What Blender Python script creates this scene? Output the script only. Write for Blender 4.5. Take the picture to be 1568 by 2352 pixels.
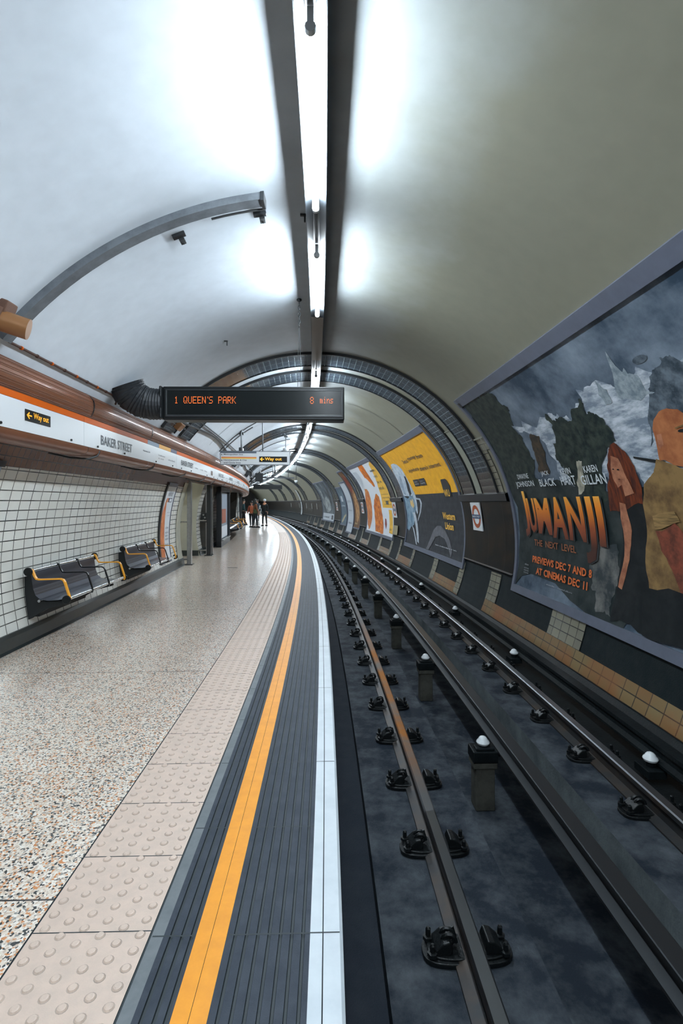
import bpy, bmesh, math, random
from mathutils import Vector, Matrix
random.seed(7)
rad, sin, cos, pi = math.radians, math.sin, math.cos, math.pi
C = bpy.context.scene.collection
sc = bpy.context.scene
for o in list(bpy.data.objects): bpy.data.objects.remove(o)

# ---------------------------------------------------------------- camera, world, exposure
cd = bpy.data.cameras.new('camera'); cam = bpy.data.objects.new('camera', cd); C.objects.link(cam)
cam.location = (0, 0, 1.5); cam.rotation_euler = (pi/2, 0, 0)
cd.sensor_fit = 'VERTICAL'; cd.sensor_height = 36; cd.sensor_width = 24
cd.lens = 1200/2352*36; cd.shift_y = -23/2352; cd.clip_start = 0.05; cd.clip_end = 400
sc.camera = cam
wd = bpy.data.worlds.new('world'); sc.world = wd; wd.use_nodes = True
wd.node_tree.nodes['Background'].inputs[0].default_value = (0.35, 0.5, 0.6, 1)
wd.node_tree.nodes['Background'].inputs[1].default_value = 0.05
sc.view_settings.view_transform = 'Standard'; sc.view_settings.look = 'None'
sc.view_settings.gamma = 1; sc.view_settings.exposure = 0.0
LAMP = 225.0                                     # strength of the fluorescent tubes

# ---------------------------------------------------------------- the curved tunnel: s along, u across, z up
H = 1.5; UC, ZC, R = -.074, .786, 3.19
KS = [0, 8, 20, 40, 80]; KV = [.0037, .00527, .00476, .00226, .00226]
def kap(s):
    if s <= 0: return KV[0]
    for i in range(4):
        if s <= KS[i+1]:
            t = (s-KS[i])/(KS[i+1]-KS[i]); return KV[i]*(1-t)+KV[i+1]*t
    return KV[4]
DS = .05; PX = {}; 
def _build():
    n0, n1 = -300, 2200
    x = y = 0.; th = .0198; PX[0] = (0., 0., th)
    for i in range(0, n1):
        th2 = th+kap((i+.5)*DS)*DS; tm = (th+th2)/2
        x -= sin(tm)*DS; y += cos(tm)*DS; th = th2; PX[i+1] = (x, y, th)
    x = y = 0.; th = .0198
    for i in range(0, n0, -1):
        th2 = th-kap(0)*DS; tm = (th+th2)/2
        x += sin(tm)*DS; y -= cos(tm)*DS; th = th2; PX[i-1] = (x, y, th)
_build()
def path(s):
    f = s/DS; i = math.floor(f); t = f-i; a, b = PX[i], PX[i+1]
    return tuple(a[k]*(1-t)+b[k]*t for k in range(3))
def W(s, u, z):
    x, y, t = path(s); return Vector((x+u*cos(t), y+u*sin(t), z))
def vault(ang, off=0):
    a = rad(ang); return UC+(R-off)*cos(a), ZC+(R-off)*sin(a)
def zang(z, side=1, off=0):                       # angle on the lining for a height
    a = math.degrees(math.asin((z-ZC)/(R-off))); return a if side > 0 else 180-a

# ---------------------------------------------------------------- materials
MATS = {}
def nt(m): return m.node_tree.nodes, m.node_tree.links
def mat(name, col, rough=.6, metal=0, emit=None, es=0, noise=0, nscale=8, ncol=None, bump=0, bscale=60, coat=0, detail=6, coord='Object', spec=.5, stretch=None, nlo=.4, nhi=.65):
    if name in MATS: return MATS[name]
    m = bpy.data.materials.new(name); m.use_nodes = True; N, L = nt(m); b = N['Principled BSDF']
    b.inputs['Base Color'].default_value = (*col, 1); b.inputs['Roughness'].default_value = rough
    b.inputs['Metallic'].default_value = metal; b.inputs['Coat Weight'].default_value = coat
    b.inputs['Specular IOR Level'].default_value = spec
    if emit: b.inputs['Emission Color'].default_value = (*emit, 1); b.inputs['Emission Strength'].default_value = es
    if ncol or bump:
        tc = N.new('ShaderNodeTexCoord'); src = tc.outputs[coord]
        if stretch:
            mp = N.new('ShaderNodeMapping'); mp.inputs['Scale'].default_value = stretch; L.new(src, mp.inputs['Vector']); src = mp.outputs[0]
    if ncol:
        n = N.new('ShaderNodeTexNoise'); n.inputs['Scale'].default_value = nscale; n.inputs['Detail'].default_value = detail; n.inputs['Roughness'].default_value = .65
        L.new(src, n.inputs['Vector'])
        r = N.new('ShaderNodeMapRange'); r.inputs[1].default_value = nlo; r.inputs[2].default_value = nhi; r.inputs[4].default_value = noise
        L.new(n.outputs[0], r.inputs[0])
        mx = N.new('ShaderNodeMix'); mx.data_type = 'RGBA'; mx.inputs[6].default_value = (*col, 1); mx.inputs[7].default_value = (*ncol, 1)
        L.new(r.outputs[0], mx.inputs[0]); L.new(mx.outputs[2], b.inputs['Base Color'])
    if bump:
        n2 = N.new('ShaderNodeTexNoise'); n2.inputs['Scale'].default_value = bscale; n2.inputs['Detail'].default_value = 4; L.new(src, n2.inputs['Vector'])
        bp = N.new('ShaderNodeBump'); bp.inputs['Strength'].default_value = bump; bp.inputs['Distance'].default_value = .01
        L.new(n2.outputs[0], bp.inputs['Height']); L.new(bp.outputs[0], b.inputs['Normal'])
    MATS[name] = m; return m
def tilemat(name, c1, c2, grout, bw, rh, mortar=.006, rough=.2, coat=.3, dirt=None, dirtamt=.5, extra=None):
    """glazed tiles laid on the UV grid, which is in metres"""
    m = bpy.data.materials.new(name); m.use_nodes = True; N, L = nt(m); b = N['Principled BSDF']
    tc = N.new('ShaderNodeTexCoord'); br = N.new('ShaderNodeTexBrick'); br.offset = 0; br.squash = 1
    br.inputs['Scale'].default_value = 1; br.inputs['Brick Width'].default_value = bw; br.inputs['Row Height'].default_value = rh
    br.inputs['Mortar Size'].default_value = mortar; br.inputs['Mortar Smooth'].default_value = .1; br.inputs['Bias'].default_value = 0
    br.inputs['Color1'].default_value = (*c1, 1); br.inputs['Color2'].default_value = (*c2, 1); br.inputs['Mortar'].default_value = (*grout, 1)
    L.new(tc.outputs['UV'], br.inputs['Vector']); out = br.outputs['Color']
    if dirt:
        n = N.new('ShaderNodeTexNoise'); n.inputs['Scale'].default_value = 2.2; n.inputs['Detail'].default_value = 8; L.new(tc.outputs['UV'], n.inputs['Vector'])
        r = N.new('ShaderNodeMapRange'); r.inputs[1].default_value = .42; r.inputs[2].default_value = .68; r.inputs[4].default_value = dirtamt; L.new(n.outputs[0], r.inputs[0])
        mx = N.new('ShaderNodeMix'); mx.data_type = 'RGBA'; mx.blend_type = 'MIX'; mx.inputs[7].default_value = (*dirt, 1)
        L.new(r.outputs[0], mx.inputs[0]); L.new(out, mx.inputs[6]); out = mx.outputs[2]
    L.new(out, b.inputs['Base Color']); b.inputs['Roughness'].default_value = rough; b.inputs['Coat Weight'].default_value = coat; b.inputs['Coat Roughness'].default_value = .1
    bp = N.new('ShaderNodeBump'); bp.inputs['Strength'].default_value = .5; bp.inputs['Distance'].default_value = .003; bp.invert = True
    L.new(br.outputs['Fac'], bp.inputs['Height']); L.new(bp.outputs[0], b.inputs['Normal'])
    MATS[name] = m; return m

def floor_mat():
    m = bpy.data.materials.new('terrazzo'); m.use_nodes = True; N, L = nt(m); b = N['Principled BSDF']
    tc = N.new('ShaderNodeTexCoord')
    v = N.new('ShaderNodeTexVoronoi'); v.inputs['Scale'].default_value = 118; v.inputs['Randomness'].default_value = 1; L.new(tc.outputs['Object'], v.inputs['Vector'])
    se = N.new('ShaderNodeSeparateColor'); L.new(v.outputs['Color'], se.inputs[0])
    cr = N.new('ShaderNodeValToRGB'); cr.color_ramp.interpolation = 'CONSTANT'; e = cr.color_ramp.elements
    cols = [(0, (.035, .048, .05)), (.14, (.66, .54, .43)), (.34, (.80, .71, .60)), (.60, (.66, .28, .11)), (.71, (.90, .85, .77)), (.92, (.30, .30, .28))]
    e[0].position = 0; e[0].color = (*cols[0][1], 1); e[1].position = cols[1][0]; e[1].color = (*cols[1][1], 1)
    for p, c in cols[2:]: q = e.new(p); q.color = (*c, 1)
    L.new(se.outputs[0], cr.inputs[0])
    # the big cast slabs: joints across the platform
    br = N.new('ShaderNodeTexBrick'); br.offset = 0; br.inputs['Scale'].default_value = 1; br.inputs['Brick Width'].default_value = 2.68; br.inputs['Row Height'].default_value = 40
    br.inputs['Mortar Size'].default_value = .004; br.inputs['Mortar Smooth'].default_value = 0
    mp = N.new('ShaderNodeMapping'); mp.inputs['Location'].default_value = (-2.0+2.68*3, 20, 0); L.new(tc.outputs['UV'], mp.inputs[0]); L.new(mp.outputs[0], br.inputs['Vector'])
    mx = N.new('ShaderNodeMix'); mx.data_type = 'RGBA'; mx.inputs[7].default_value = (.04, .045, .045, 1); L.new(br.outputs['Fac'], mx.inputs[0]); L.new(cr.outputs[0], mx.inputs[6])
    n = N.new('ShaderNodeTexNoise'); n.inputs['Scale'].default_value = 1.1; n.inputs['Detail'].default_value = 5; L.new(tc.outputs['Object'], n.inputs['Vector'])
    r = N.new('ShaderNodeMapRange'); r.inputs[1].default_value = .35; r.inputs[2].default_value = .7; r.inputs[3].default_value = .95; r.inputs[4].default_value = 1.03; L.new(n.outputs[0], r.inputs[0])
    mu = N.new('ShaderNodeMix'); mu.data_type = 'RGBA'; mu.blend_type = 'MULTIPLY'; mu.inputs[0].default_value = 1; L.new(mx.outputs[2], mu.inputs[6]); L.new(r.outputs[0], mu.inputs[7])
    L.new(mu.outputs[2], b.inputs['Base Color'])
    r2 = N.new('ShaderNodeMapRange'); r2.inputs[1].default_value = .3; r2.inputs[2].default_value = .7; r2.inputs[3].default_value = .30; r2.inputs[4].default_value = .36; L.new(n.outputs[0], r2.inputs[0]); L.new(r2.outputs[0], b.inputs['Roughness'])
    b.inputs['Coat Weight'].default_value = 1.0; b.inputs['Coat IOR'].default_value = 1.6; b.inputs['Coat Roughness'].default_value = .2
    return m
def vault_mat():
    """cream painted lining: brake dust and dimmer light both coloured into the track side, crown toned down by the lamps"""
    m = bpy.data.materials.new('painted_lining'); m.use_nodes = True; N, L = nt(m); b = N['Principled BSDF']
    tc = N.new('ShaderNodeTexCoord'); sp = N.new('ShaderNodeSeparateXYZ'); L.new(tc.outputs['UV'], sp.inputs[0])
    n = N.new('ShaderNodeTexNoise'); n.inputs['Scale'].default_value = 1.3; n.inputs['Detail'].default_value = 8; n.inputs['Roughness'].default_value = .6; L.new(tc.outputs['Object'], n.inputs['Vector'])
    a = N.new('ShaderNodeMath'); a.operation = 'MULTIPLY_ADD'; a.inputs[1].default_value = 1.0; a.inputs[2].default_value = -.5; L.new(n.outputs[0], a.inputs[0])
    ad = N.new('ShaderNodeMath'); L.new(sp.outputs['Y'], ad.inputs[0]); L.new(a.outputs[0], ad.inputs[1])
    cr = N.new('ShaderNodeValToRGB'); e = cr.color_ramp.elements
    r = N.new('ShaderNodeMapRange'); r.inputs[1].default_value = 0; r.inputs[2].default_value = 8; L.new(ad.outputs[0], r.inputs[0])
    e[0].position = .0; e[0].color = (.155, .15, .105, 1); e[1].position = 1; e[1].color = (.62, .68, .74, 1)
    q = e.new(.36); q.color = (.17, .17, .13, 1); q = e.new(.47); q.color = (.25, .275, .28, 1); q = e.new(.56); q.color = (.38, .425, .46, 1); q = e.new(.68); q.color = (.48, .53, .58, 1); q = e.new(.85); q.color = (.62, .68, .74, 1)  # dim track side and darker stops beside the tubes: shading painted into the colour
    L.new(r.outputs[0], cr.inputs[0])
    n3 = N.new('ShaderNodeTexNoise'); n3.inputs['Scale'].default_value = 7; n3.inputs['Detail'].default_value = 10; L.new(tc.outputs['Object'], n3.inputs['Vector'])
    r3 = N.new('ShaderNodeMapRange'); r3.inputs[1].default_value = .3; r3.inputs[2].default_value = .7; r3.inputs[3].default_value = .95; r3.inputs[4].default_value = 1.03; L.new(n3.outputs[0], r3.inputs[0])
    mu = N.new('ShaderNodeMix'); mu.data_type = 'RGBA'; mu.blend_type = 'MULTIPLY'; mu.inputs[0].default_value = 1; L.new(cr.outputs[0], mu.inputs[6]); L.new(r3.outputs[0], mu.inputs[7])
    L.new(mu.outputs[2], b.inputs['Base Color']); b.inputs['Roughness'].default_value = .55
    n2 = N.new('ShaderNodeTexNoise'); n2.inputs['Scale'].default_value = 5; n2.inputs['Detail'].default_value = 6; L.new(tc.outputs['Object'], n2.inputs['Vector'])
    bp = N.new('ShaderNodeBump'); bp.inputs['Strength'].default_value = .06; bp.inputs['Distance'].default_value = .02; L.new(n2.outputs[0], bp.inputs['Height']); L.new(bp.outputs[0], b.inputs['Normal'])
    return m

M = dict(
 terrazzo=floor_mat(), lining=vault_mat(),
 tactile=mat('tactile_concrete', (.66, .52, .43), .5, ncol=(.54, .44, .37), noise=.6, nscale=14, bump=.15, bscale=220),
 grooved=mat('grooved_slab', (.042, .052, .068), .55, ncol=(.07, .082, .10), noise=.6, nscale=10, bump=.15, bscale=260, spec=.12),
 slabedge=mat('slab_margin', (.16, .18, .19), .55, ncol=(.10, .12, .13), noise=.7, nscale=9),
 yellow=mat('yellow_line_paint', (.85, .33, .012), .5, ncol=(.62, .22, .01), noise=.35, nscale=12),
 whiteline=mat('white_nosing_paint', (.60, .66, .70), .5, ncol=(.46, .52, .56), noise=.5, nscale=6),
 joint=mat('joint_sealant', (.02, .03, .035), .6),
 concrete=mat('trackbed_concrete', (.013, .018, .026), .75, ncol=(.095, .108, .118), noise=.85, nscale=4.5, bump=.4, bscale=90, detail=15, nlo=.42, nhi=.78, spec=.12),
 ledge=mat('ledge_concrete', (.012, .016, .023), .8, ncol=(.024, .029, .036), noise=.5, nscale=5, bump=.4, bscale=120, spec=.12),
 pitwall=mat('pit_wall_concrete', (.12, .14, .145), .75, ncol=(.045, .053, .058), noise=.8, nscale=2.5, bump=.3, bscale=60, spec=.12),
 oily=mat('oily_black', (.004, .006, .007), .5, ncol=(.010, .014, .016), noise=.6, nscale=4, bump=.3, bscale=50, spec=.12),
 castiron=mat('cast_iron', (.005, .007, .008), .4, metal=.3, bump=.3, bscale=80),
 railside=mat('rail_side', (.03, .032, .034), .5, metal=.6, ncol=(.08, .05, .03), noise=.5, nscale=5),
 railtop=mat('rail_top', (.22, .23, .24), .3, metal=1, ncol=(.16, .17, .19), noise=.9, nscale=.6, detail=3),
 conductor=mat('conductor_rail_steel', (.05, .055, .06), .38, metal=.8),
 pillar=mat('pillar_concrete', (.07, .07, .06), .8, ncol=(.035, .036, .032), noise=.8, nscale=7, bump=.3, spec=.12),
 porcelain=mat('white_porcelain', (.62, .66, .68), .25, coat=.5),
 whitetile=tilemat('white_wall_tiles', (.86, .87, .82), (.80, .81, .77), (.03, .035, .035), .2, .105, .006, .16, .5, dirt=(.60, .59, .52), dirtamt=.35),
 browntile=tilemat('brown_wall_tiles', (.20, .10, .06), (.16, .08, .05), (.03, .02, .018), .1, .105, .005, .2, .4),
 navytile=tilemat('navy_arch_tiles', (.030, .042, .055), (.022, .032, .045), (.15, .18, .19), .25, .105, .005, .25, .4),
 bronzetile=tilemat('bronze_arch_tiles', (.085, .07, .055), (.06, .052, .045), (.02, .02, .018), .25, .105, .006, .22, .5),
 ambertile=tilemat('amber_arch_tiles', (.22, .12, .05), (.16, .09, .05), (.06, .06, .05), .25, .105, .006, .22, .5),
 creamtile=tilemat('cream_border_tiles', (.22, .21, .15), (.17, .165, .13), (.025, .025, .022), .19, .115, .006, .25, .4, dirt=(.2, .19, .15), dirtamt=.5),
 stainedtile=tilemat('stained_border_tiles', (.20, .15, .07), (.19, .11, .045), (.025, .022, .018), .2, .115, .006, .3, .3, dirt=(.24, .09, .03), dirtamt=.8),
 creampanel=mat('cream_panel', (.24, .25, .20), .5, ncol=(.18, .19, .15), noise=.6, nscale=3),
 darkpanel=mat('dark_glazed_panel', (.008, .013, .015), .5, ncol=(.02, .024, .024), noise=.5, nscale=6, bump=.2, bscale=80, spec=.08),
 bandpanel=mat('brown_cable_cover', (.007, .008, .008), .3, ncol=(.030, .019, .010), noise=.7, nscale=2.2, coat=.0, spec=.15, nlo=.45, nhi=.62),
 moulding=mat('dark_moulding', (.012, .014, .016), .4),
 frame=mat('grey_blue_frame_paint', (.10, .115, .155), .45, ncol=(.07, .08, .105), noise=.4, nscale=6),
 skirt=mat('black_skirting', (.02, .028, .03), .35, coat=.2, ncol=(.035, .04, .04), noise=.5, nscale=6),
 cowl=mat('bronze_cowl', (.20, .078, .04), .38, metal=.15, ncol=(.13, .055, .03), noise=.5, nscale=3, coat=.08, spec=.35),
 orange=mat('orange_band', (.56, .10, .004), .5, spec=.2), signwhite=mat('sign_white', (.66, .69, .71), .35, coat=.2),
 black=mat('black_gloss', (.006, .008, .009), .35, spec=.3), blackmatt=mat('black_matt', (.015, .018, .02), .7),
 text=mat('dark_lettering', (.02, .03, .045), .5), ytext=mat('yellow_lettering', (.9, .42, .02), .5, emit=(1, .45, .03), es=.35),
 steel=mat('brushed_steel', (.42, .43, .42), .3, metal=1, ncol=(.3, .3, .29), noise=.5, nscale=20),
 darksteel=mat('dark_steel', (.06, .065, .07), .35, metal=.8), chrome=mat('chrome_tube', (.55, .58, .6), .15, metal=1),
 benchsteel=mat('perforated_steel', (.045, .05, .065), .3, metal=.7),
 armyellow=mat('yellow_armrest_paint', (.88, .38, .02), .4),
 rubber=mat('black_bellows_rubber', (.015, .018, .022), .55),
 trunk=mat('white_trunking_paint', (.075, .09, .105), .6), trunkside=mat('grey_trunking_side', (.05, .06, .07), .45),
 channel=mat('trunking_channel', (.02, .028, .032), .5), brownplate=mat('brown_blanking_plate', (.16, .14, .12), .5),
 tube=mat('lit_fluorescent_tube', (1, 1, 1), .3, emit=(.82, .92, 1.0), es=LAMP),
 cap=mat('lamp_cap', (.5, .52, .53), .4, metal=.5),
 led=mat('amber_led', (.3, .05, .01), .5, emit=(1.0, .19, .03), es=1.5),
 ductgrey=mat('grey_duct_metal', (.16, .18, .20), .4, metal=.3, ncol=(.08, .09, .1), noise=.7, nscale=6),
 bronze=mat('bronze_speaker', (.24, .11, .04), .4, metal=.3), bronzegrille=mat('bronze_grille', (.11, .05, .028), .6, bump=.6, bscale=300),
 rust=mat('rusty_pipe', (.06, .028, .02), .6), cable=mat('black_cable', (.015, .018, .02), .5),
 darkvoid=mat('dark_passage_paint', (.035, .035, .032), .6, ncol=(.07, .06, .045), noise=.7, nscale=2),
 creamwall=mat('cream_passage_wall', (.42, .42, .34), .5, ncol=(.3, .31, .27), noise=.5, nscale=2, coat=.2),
)
def plain(name, col, rough=.5, **k): return mat(name, col, rough, **k)

# ---------------------------------------------------------------- mesh building
class MB:
    def __init__(s): s.v = []; s.f = []; s.m = []; s.uv = []
    def add(s, vs, fs, mi=0, uvs=None):
        o = len(s.v); s.v += [tuple(v) for v in vs]
        for f in fs:
            s.f.append([i+o for i in f]); s.m.append(mi)
            s.uv.append([uvs[i] for i in f] if uvs else [(0, 0)]*len(f))
    def box(s, c, d, mi=0, rz=0, rx=0, ry=0, taper=1):
        hx, hy, hz = d[0]/2, d[1]/2, d[2]/2
        vs = [Vector((x*hx*(taper if z > 0 else 1), y*hy*(taper if z > 0 else 1), z*hz)) for z in (-1, 1) for y in (-1, 1) for x in (-1, 1)]
        mt = Matrix.Rotation(rz, 3, 'Z') @ Matrix.Rotation(ry, 3, 'Y') @ Matrix.Rotation(rx, 3, 'X')
        vs = [mt @ v+Vector(c) for v in vs]
        s.add(vs, [(0, 2, 3, 1), (4, 5, 7, 6), (0, 1, 5, 4), (2, 6, 7, 3), (0, 4, 6, 2), (1, 3, 7, 5)], mi)
    def tube(s, pts, r, n=8, mi=0, caps=True, rf=None):
        pts = [Vector(p) for p in pts]; k = len(pts); vs = []; fs = []
        up = Vector((0, 0, 1)); pu = None
        for i, p in enumerate(pts):
            d = (pts[min(i+1, k-1)]-pts[max(i-1, 0)]).normalized()
            if pu is None:
                a = up if abs(d.z) < .9 else Vector((1, 0, 0)); pu = a.cross(d).normalized()
            pu = (pu-d*pu.dot(d)).normalized(); w = d.cross(pu); rr = rf(i) if rf else r
            for j in range(n):
                t = 2*pi*j/n; vs.append(p+(pu*cos(t)+w*sin(t))*rr)
        for i in range(k-1):
            for j in range(n): fs.append((i*n+j, i*n+(j+1) % n, (i+1)*n+(j+1) % n, (i+1)*n+j))
        if caps: fs += [tuple(range(n))[::-1], tuple((k-1)*n+j for j in range(n))]
        s.add(vs, fs, mi)
    def lathe(s, prof, c=(0, 0, 0), n=16, mi=0, sx=1, sy=1, axis='Z', rz=0):
        vs = []; fs = []; k = len(prof)
        for r, z in prof:
            for j in range(n):
                t = 2*pi*j/n; p = Vector((r*cos(t)*sx, r*sin(t)*sy, z))
                if axis == 'Y': p = Vector((p.x, p.z, p.y))
                if axis == 'X': p = Vector((p.z, p.x, p.y))
                if rz: p = Matrix.Rotation(rz, 3, 'Z') @ p
                vs.append(p+Vector(c))
        for i in range(k-1):
            for j in range(n): fs.append((i*n+j, i*n+(j+1) % n, (i+1)*n+(j+1) % n, (i+1)*n+j))
        fs += [tuple(range(n))[::-1], tuple((k-1)*n+j for j in range(n))]
        s.add(vs, fs, mi)
    def prism(s, pts, y0, y1, mi=0, axis='Y'):       # outline in x,z extruded along y
        n = len(pts)
        mk = {'Y': lambda p, t: (p[0], t, p[1]), 'Z': lambda p, t: (p[0], p[1], t), 'X': lambda p, t: (t, p[0], p[1])}[axis]
        vs = [mk(p, y0) for p in pts]+[mk(p, y1) for p in pts]
        s.add(vs, [tuple(range(n))[::-1], tuple(range(n, 2*n))]+[(i, (i+1) % n, n+(i+1) % n, n+i) for i in range(n)], mi)
    def build(s, name, mats, parent=None, world=False, smooth=False, bevel=0, recalc=True):
        if not isinstance(mats, (list, tuple)): mats = [mats]
        vs = s.v
        if parent is not None and world:
            mi = (Matrix.Translation(parent.location) @ Matrix.Rotation(parent.rotation_euler.z, 4, 'Z')).inverted()
            if parent.parent:
                pp = parent.parent
                mi = ((Matrix.Translation(pp.location) @ Matrix.Rotation(pp.rotation_euler.z, 4, 'Z')) @ (Matrix.Translation(parent.location) @ Matrix.Rotation(parent.rotation_euler.z, 4, 'Z'))).inverted()
            vs = [tuple(mi @ Vector(v)) for v in vs]
        me = bpy.data.meshes.new(name); me.from_pydata(vs, [], s.f)
        for m in mats: me.materials.append(m)
        me.polygons.foreach_set('material_index', s.m)
        ul = me.uv_layers.new(name='UVMap'); flat = [c for f in s.uv for p in f for c in p]; ul.data.foreach_set('uv', flat)
        if recalc:
            bm = bmesh.new(); bm.from_mesh(me); bmesh.ops.recalc_face_normals(bm, faces=bm.faces); bm.to_mesh(me); bm.free()
        if smooth: me.polygons.foreach_set('use_smooth', [True]*len(me.polygons))
        me.validate(); me.update()
        o = bpy.data.objects.new(name, me); C.objects.link(o)
        if parent is not None: o.parent = parent
        if bevel:
            b = o.modifiers.new('bevel', 'BEVEL'); b.width = bevel; b.segments = 2; b.limit_method = 'ANGLE'
        if smooth:
            e = o.modifiers.new('split', 'EDGE_SPLIT'); e.split_angle = rad(40)
        return o
def srange(s0, s1, ds):
    n = max(1, math.ceil((s1-s0)/ds-1e-6)); return [s0+(s1-s0)*i/n for i in range(n+1)]
def sweep(mb, prof, s0, s1, ds=.5, mi=0, closed=False, caps=False, v0=0., ss=None):
    """run a cross-section along the tunnel; UV = metres along, metres round"""
    S = ss or srange(s0, s1, ds); pr = list(prof)+([prof[0]] if closed else [])
    vl = [v0]
    for a, b in zip(pr, pr[1:]): vl.append(vl[-1]+math.hypot(b[0]-a[0], b[1]-a[1]))
    k = len(pr); vs = []; uv = []; fs = []; o = None
    for s in S:
        for j, (u, z) in enumerate(pr): vs.append(W(s, u, z)); uv.append((s, vl[j]))
    ms = mi if isinstance(mi, (list, tuple)) else [mi]*(k-1)
    for i in range(len(S)-1):
        for j in range(k-1):
            a = i*k+j; q = (a, a+1, a+k+1, a+k)
            mb.f.append([x+len(mb.v) for x in q]); mb.m.append(ms[j]); mb.uv.append([uv[x] for x in q])
    base = len(mb.v); mb.v += [tuple(v) for v in vs]
    if caps:
        for i in (0, len(S)-1):
            idx = [base+i*k+j for j in range(k-1 if closed else k)]
            mb.f.append(idx); mb.m.append(ms[0]); mb.uv.append([(0, 0)]*len(idx))
def arc(a0, a1, off=0, n=None):
    n = n or max(2, int(abs(a1-a0)/2)); return [vault(a0+(a1-a0)*i/n, off) for i in range(n+1)]
def tag(o, label, cat, group=None):
    o['label'] = label; o['category'] = cat
    if group: o['group'] = group
    return o
def struct(o): o['kind'] = 'structure'; return o
def thing(name, label, cat, s, u, z, group=None, rz=0):
    o = bpy.data.objects.new(name, None); C.objects.link(o); o.location = W(s, u, z); o.rotation_euler = (0, 0, path(s)[2]+rz)
    o.empty_display_size = .1; return tag(o, label, cat, group)
def copytree(o, parent=None):
    c = o.copy(); C.objects.link(c)
    if parent is not None: c.parent = parent
    for ch in list(o.children): copytree(ch, c)
    return c
def place(o, s, u, z, rz=0): o.location = W(s, u, z); o.rotation_euler = (0, 0, path(s)[2]+rz)
ORD = ['nearest', 'second', 'third', 'fourth', 'fifth', 'sixth', 'seventh', 'eighth', 'ninth', 'tenth', 'eleventh', 'twelfth']
def nth(i): return ORD[i]+(' one from the camera' if i == 0 else ' from the camera')

# flat artwork (polygons, lettering) laid on a curved or plane surface
def rough(pts, amp, seed=1, it=3):
    r = random.Random(seed)
    for _ in range(it):
        out = []
        for a, b in zip(pts, pts[1:]+pts[:1]):
            d = math.hypot(b[0]-a[0], b[1]-a[1]); out.append(a)
            if d > .03: out.append(((a[0]+b[0])/2+r.uniform(-1, 1)*amp*d, (a[1]+b[1])/2+r.uniform(-1, 1)*amp*d))
        pts = out
    return pts
def cutmap(mb, bm, mi, mapf, off, g, uvs=1):
    xs = [v.co.x for v in bm.verts]; ys = [v.co.y for v in bm.verts]
    if g and xs:
        for ax, lo, hi in ((0, min(xs), max(xs)), (1, min(ys), max(ys))):
            k = math.floor(lo/g)+1
            while k*g < hi-1e-4:
                co = Vector((k*g, 0, 0)) if ax == 0 else Vector((0, k*g, 0)); no = Vector((1, 0, 0)) if ax == 0 else Vector((0, 1, 0))
                bmesh.ops.bisect_plane(bm, geom=bm.verts[:]+bm.edges[:]+bm.faces[:], plane_co=co, plane_no=no); k += 1
    bm.verts.ensure_lookup_table()
    mb.add([mapf(v.co.x, v.co.y, off) for v in bm.verts], [[v.index for v in f.verts] for f in bm.faces], mi, [(v.co.x, v.co.y) for v in bm.verts])
def flat(mb, pts, mi, mapf, off=0, g=.12):
    bm = bmesh.new(); vs = [bm.verts.new((x, y, 0)) for x, y in pts]
    bm.faces.new(vs); bmesh.ops.triangulate(bm, faces=bm.faces[:], ngon_method='EAR_CLIP')
    bm.verts.index_update(); cutmap(mb, bm, mi, mapf, off, g); bm.free()
def rect(x0, y0, x1, y1): return [(x0, y0), (x1, y0), (x1, y1), (x0, y1)]
def ell(cx, cy, rx, ry, n=20, rot=0): return [(cx+rx*cos(2*pi*i/n)*cos(rot)-ry*sin(2*pi*i/n)*sin(rot), cy+rx*cos(2*pi*i/n)*sin(rot)+ry*sin(2*pi*i/n)*cos(rot)) for i in range(n)]
def ring(mb, cx, cy, r0, r1, mi, mapf, off=0, n=28, sx=1, a0=0, a1=360):
    for i in range(n):
        t0 = rad(a0+(a1-a0)*i/n); t1 = rad(a0+(a1-a0)*(i+1)/n)
        flat(mb, [(cx+r0*cos(t0)*sx, cy+r0*sin(t0)), (cx+r1*cos(t0)*sx, cy+r1*sin(t0)), (cx+r1*cos(t1)*sx, cy+r1*sin(t1)), (cx+r0*cos(t1)*sx, cy+r0*sin(t1))], mi, mapf, off, None)
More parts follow.
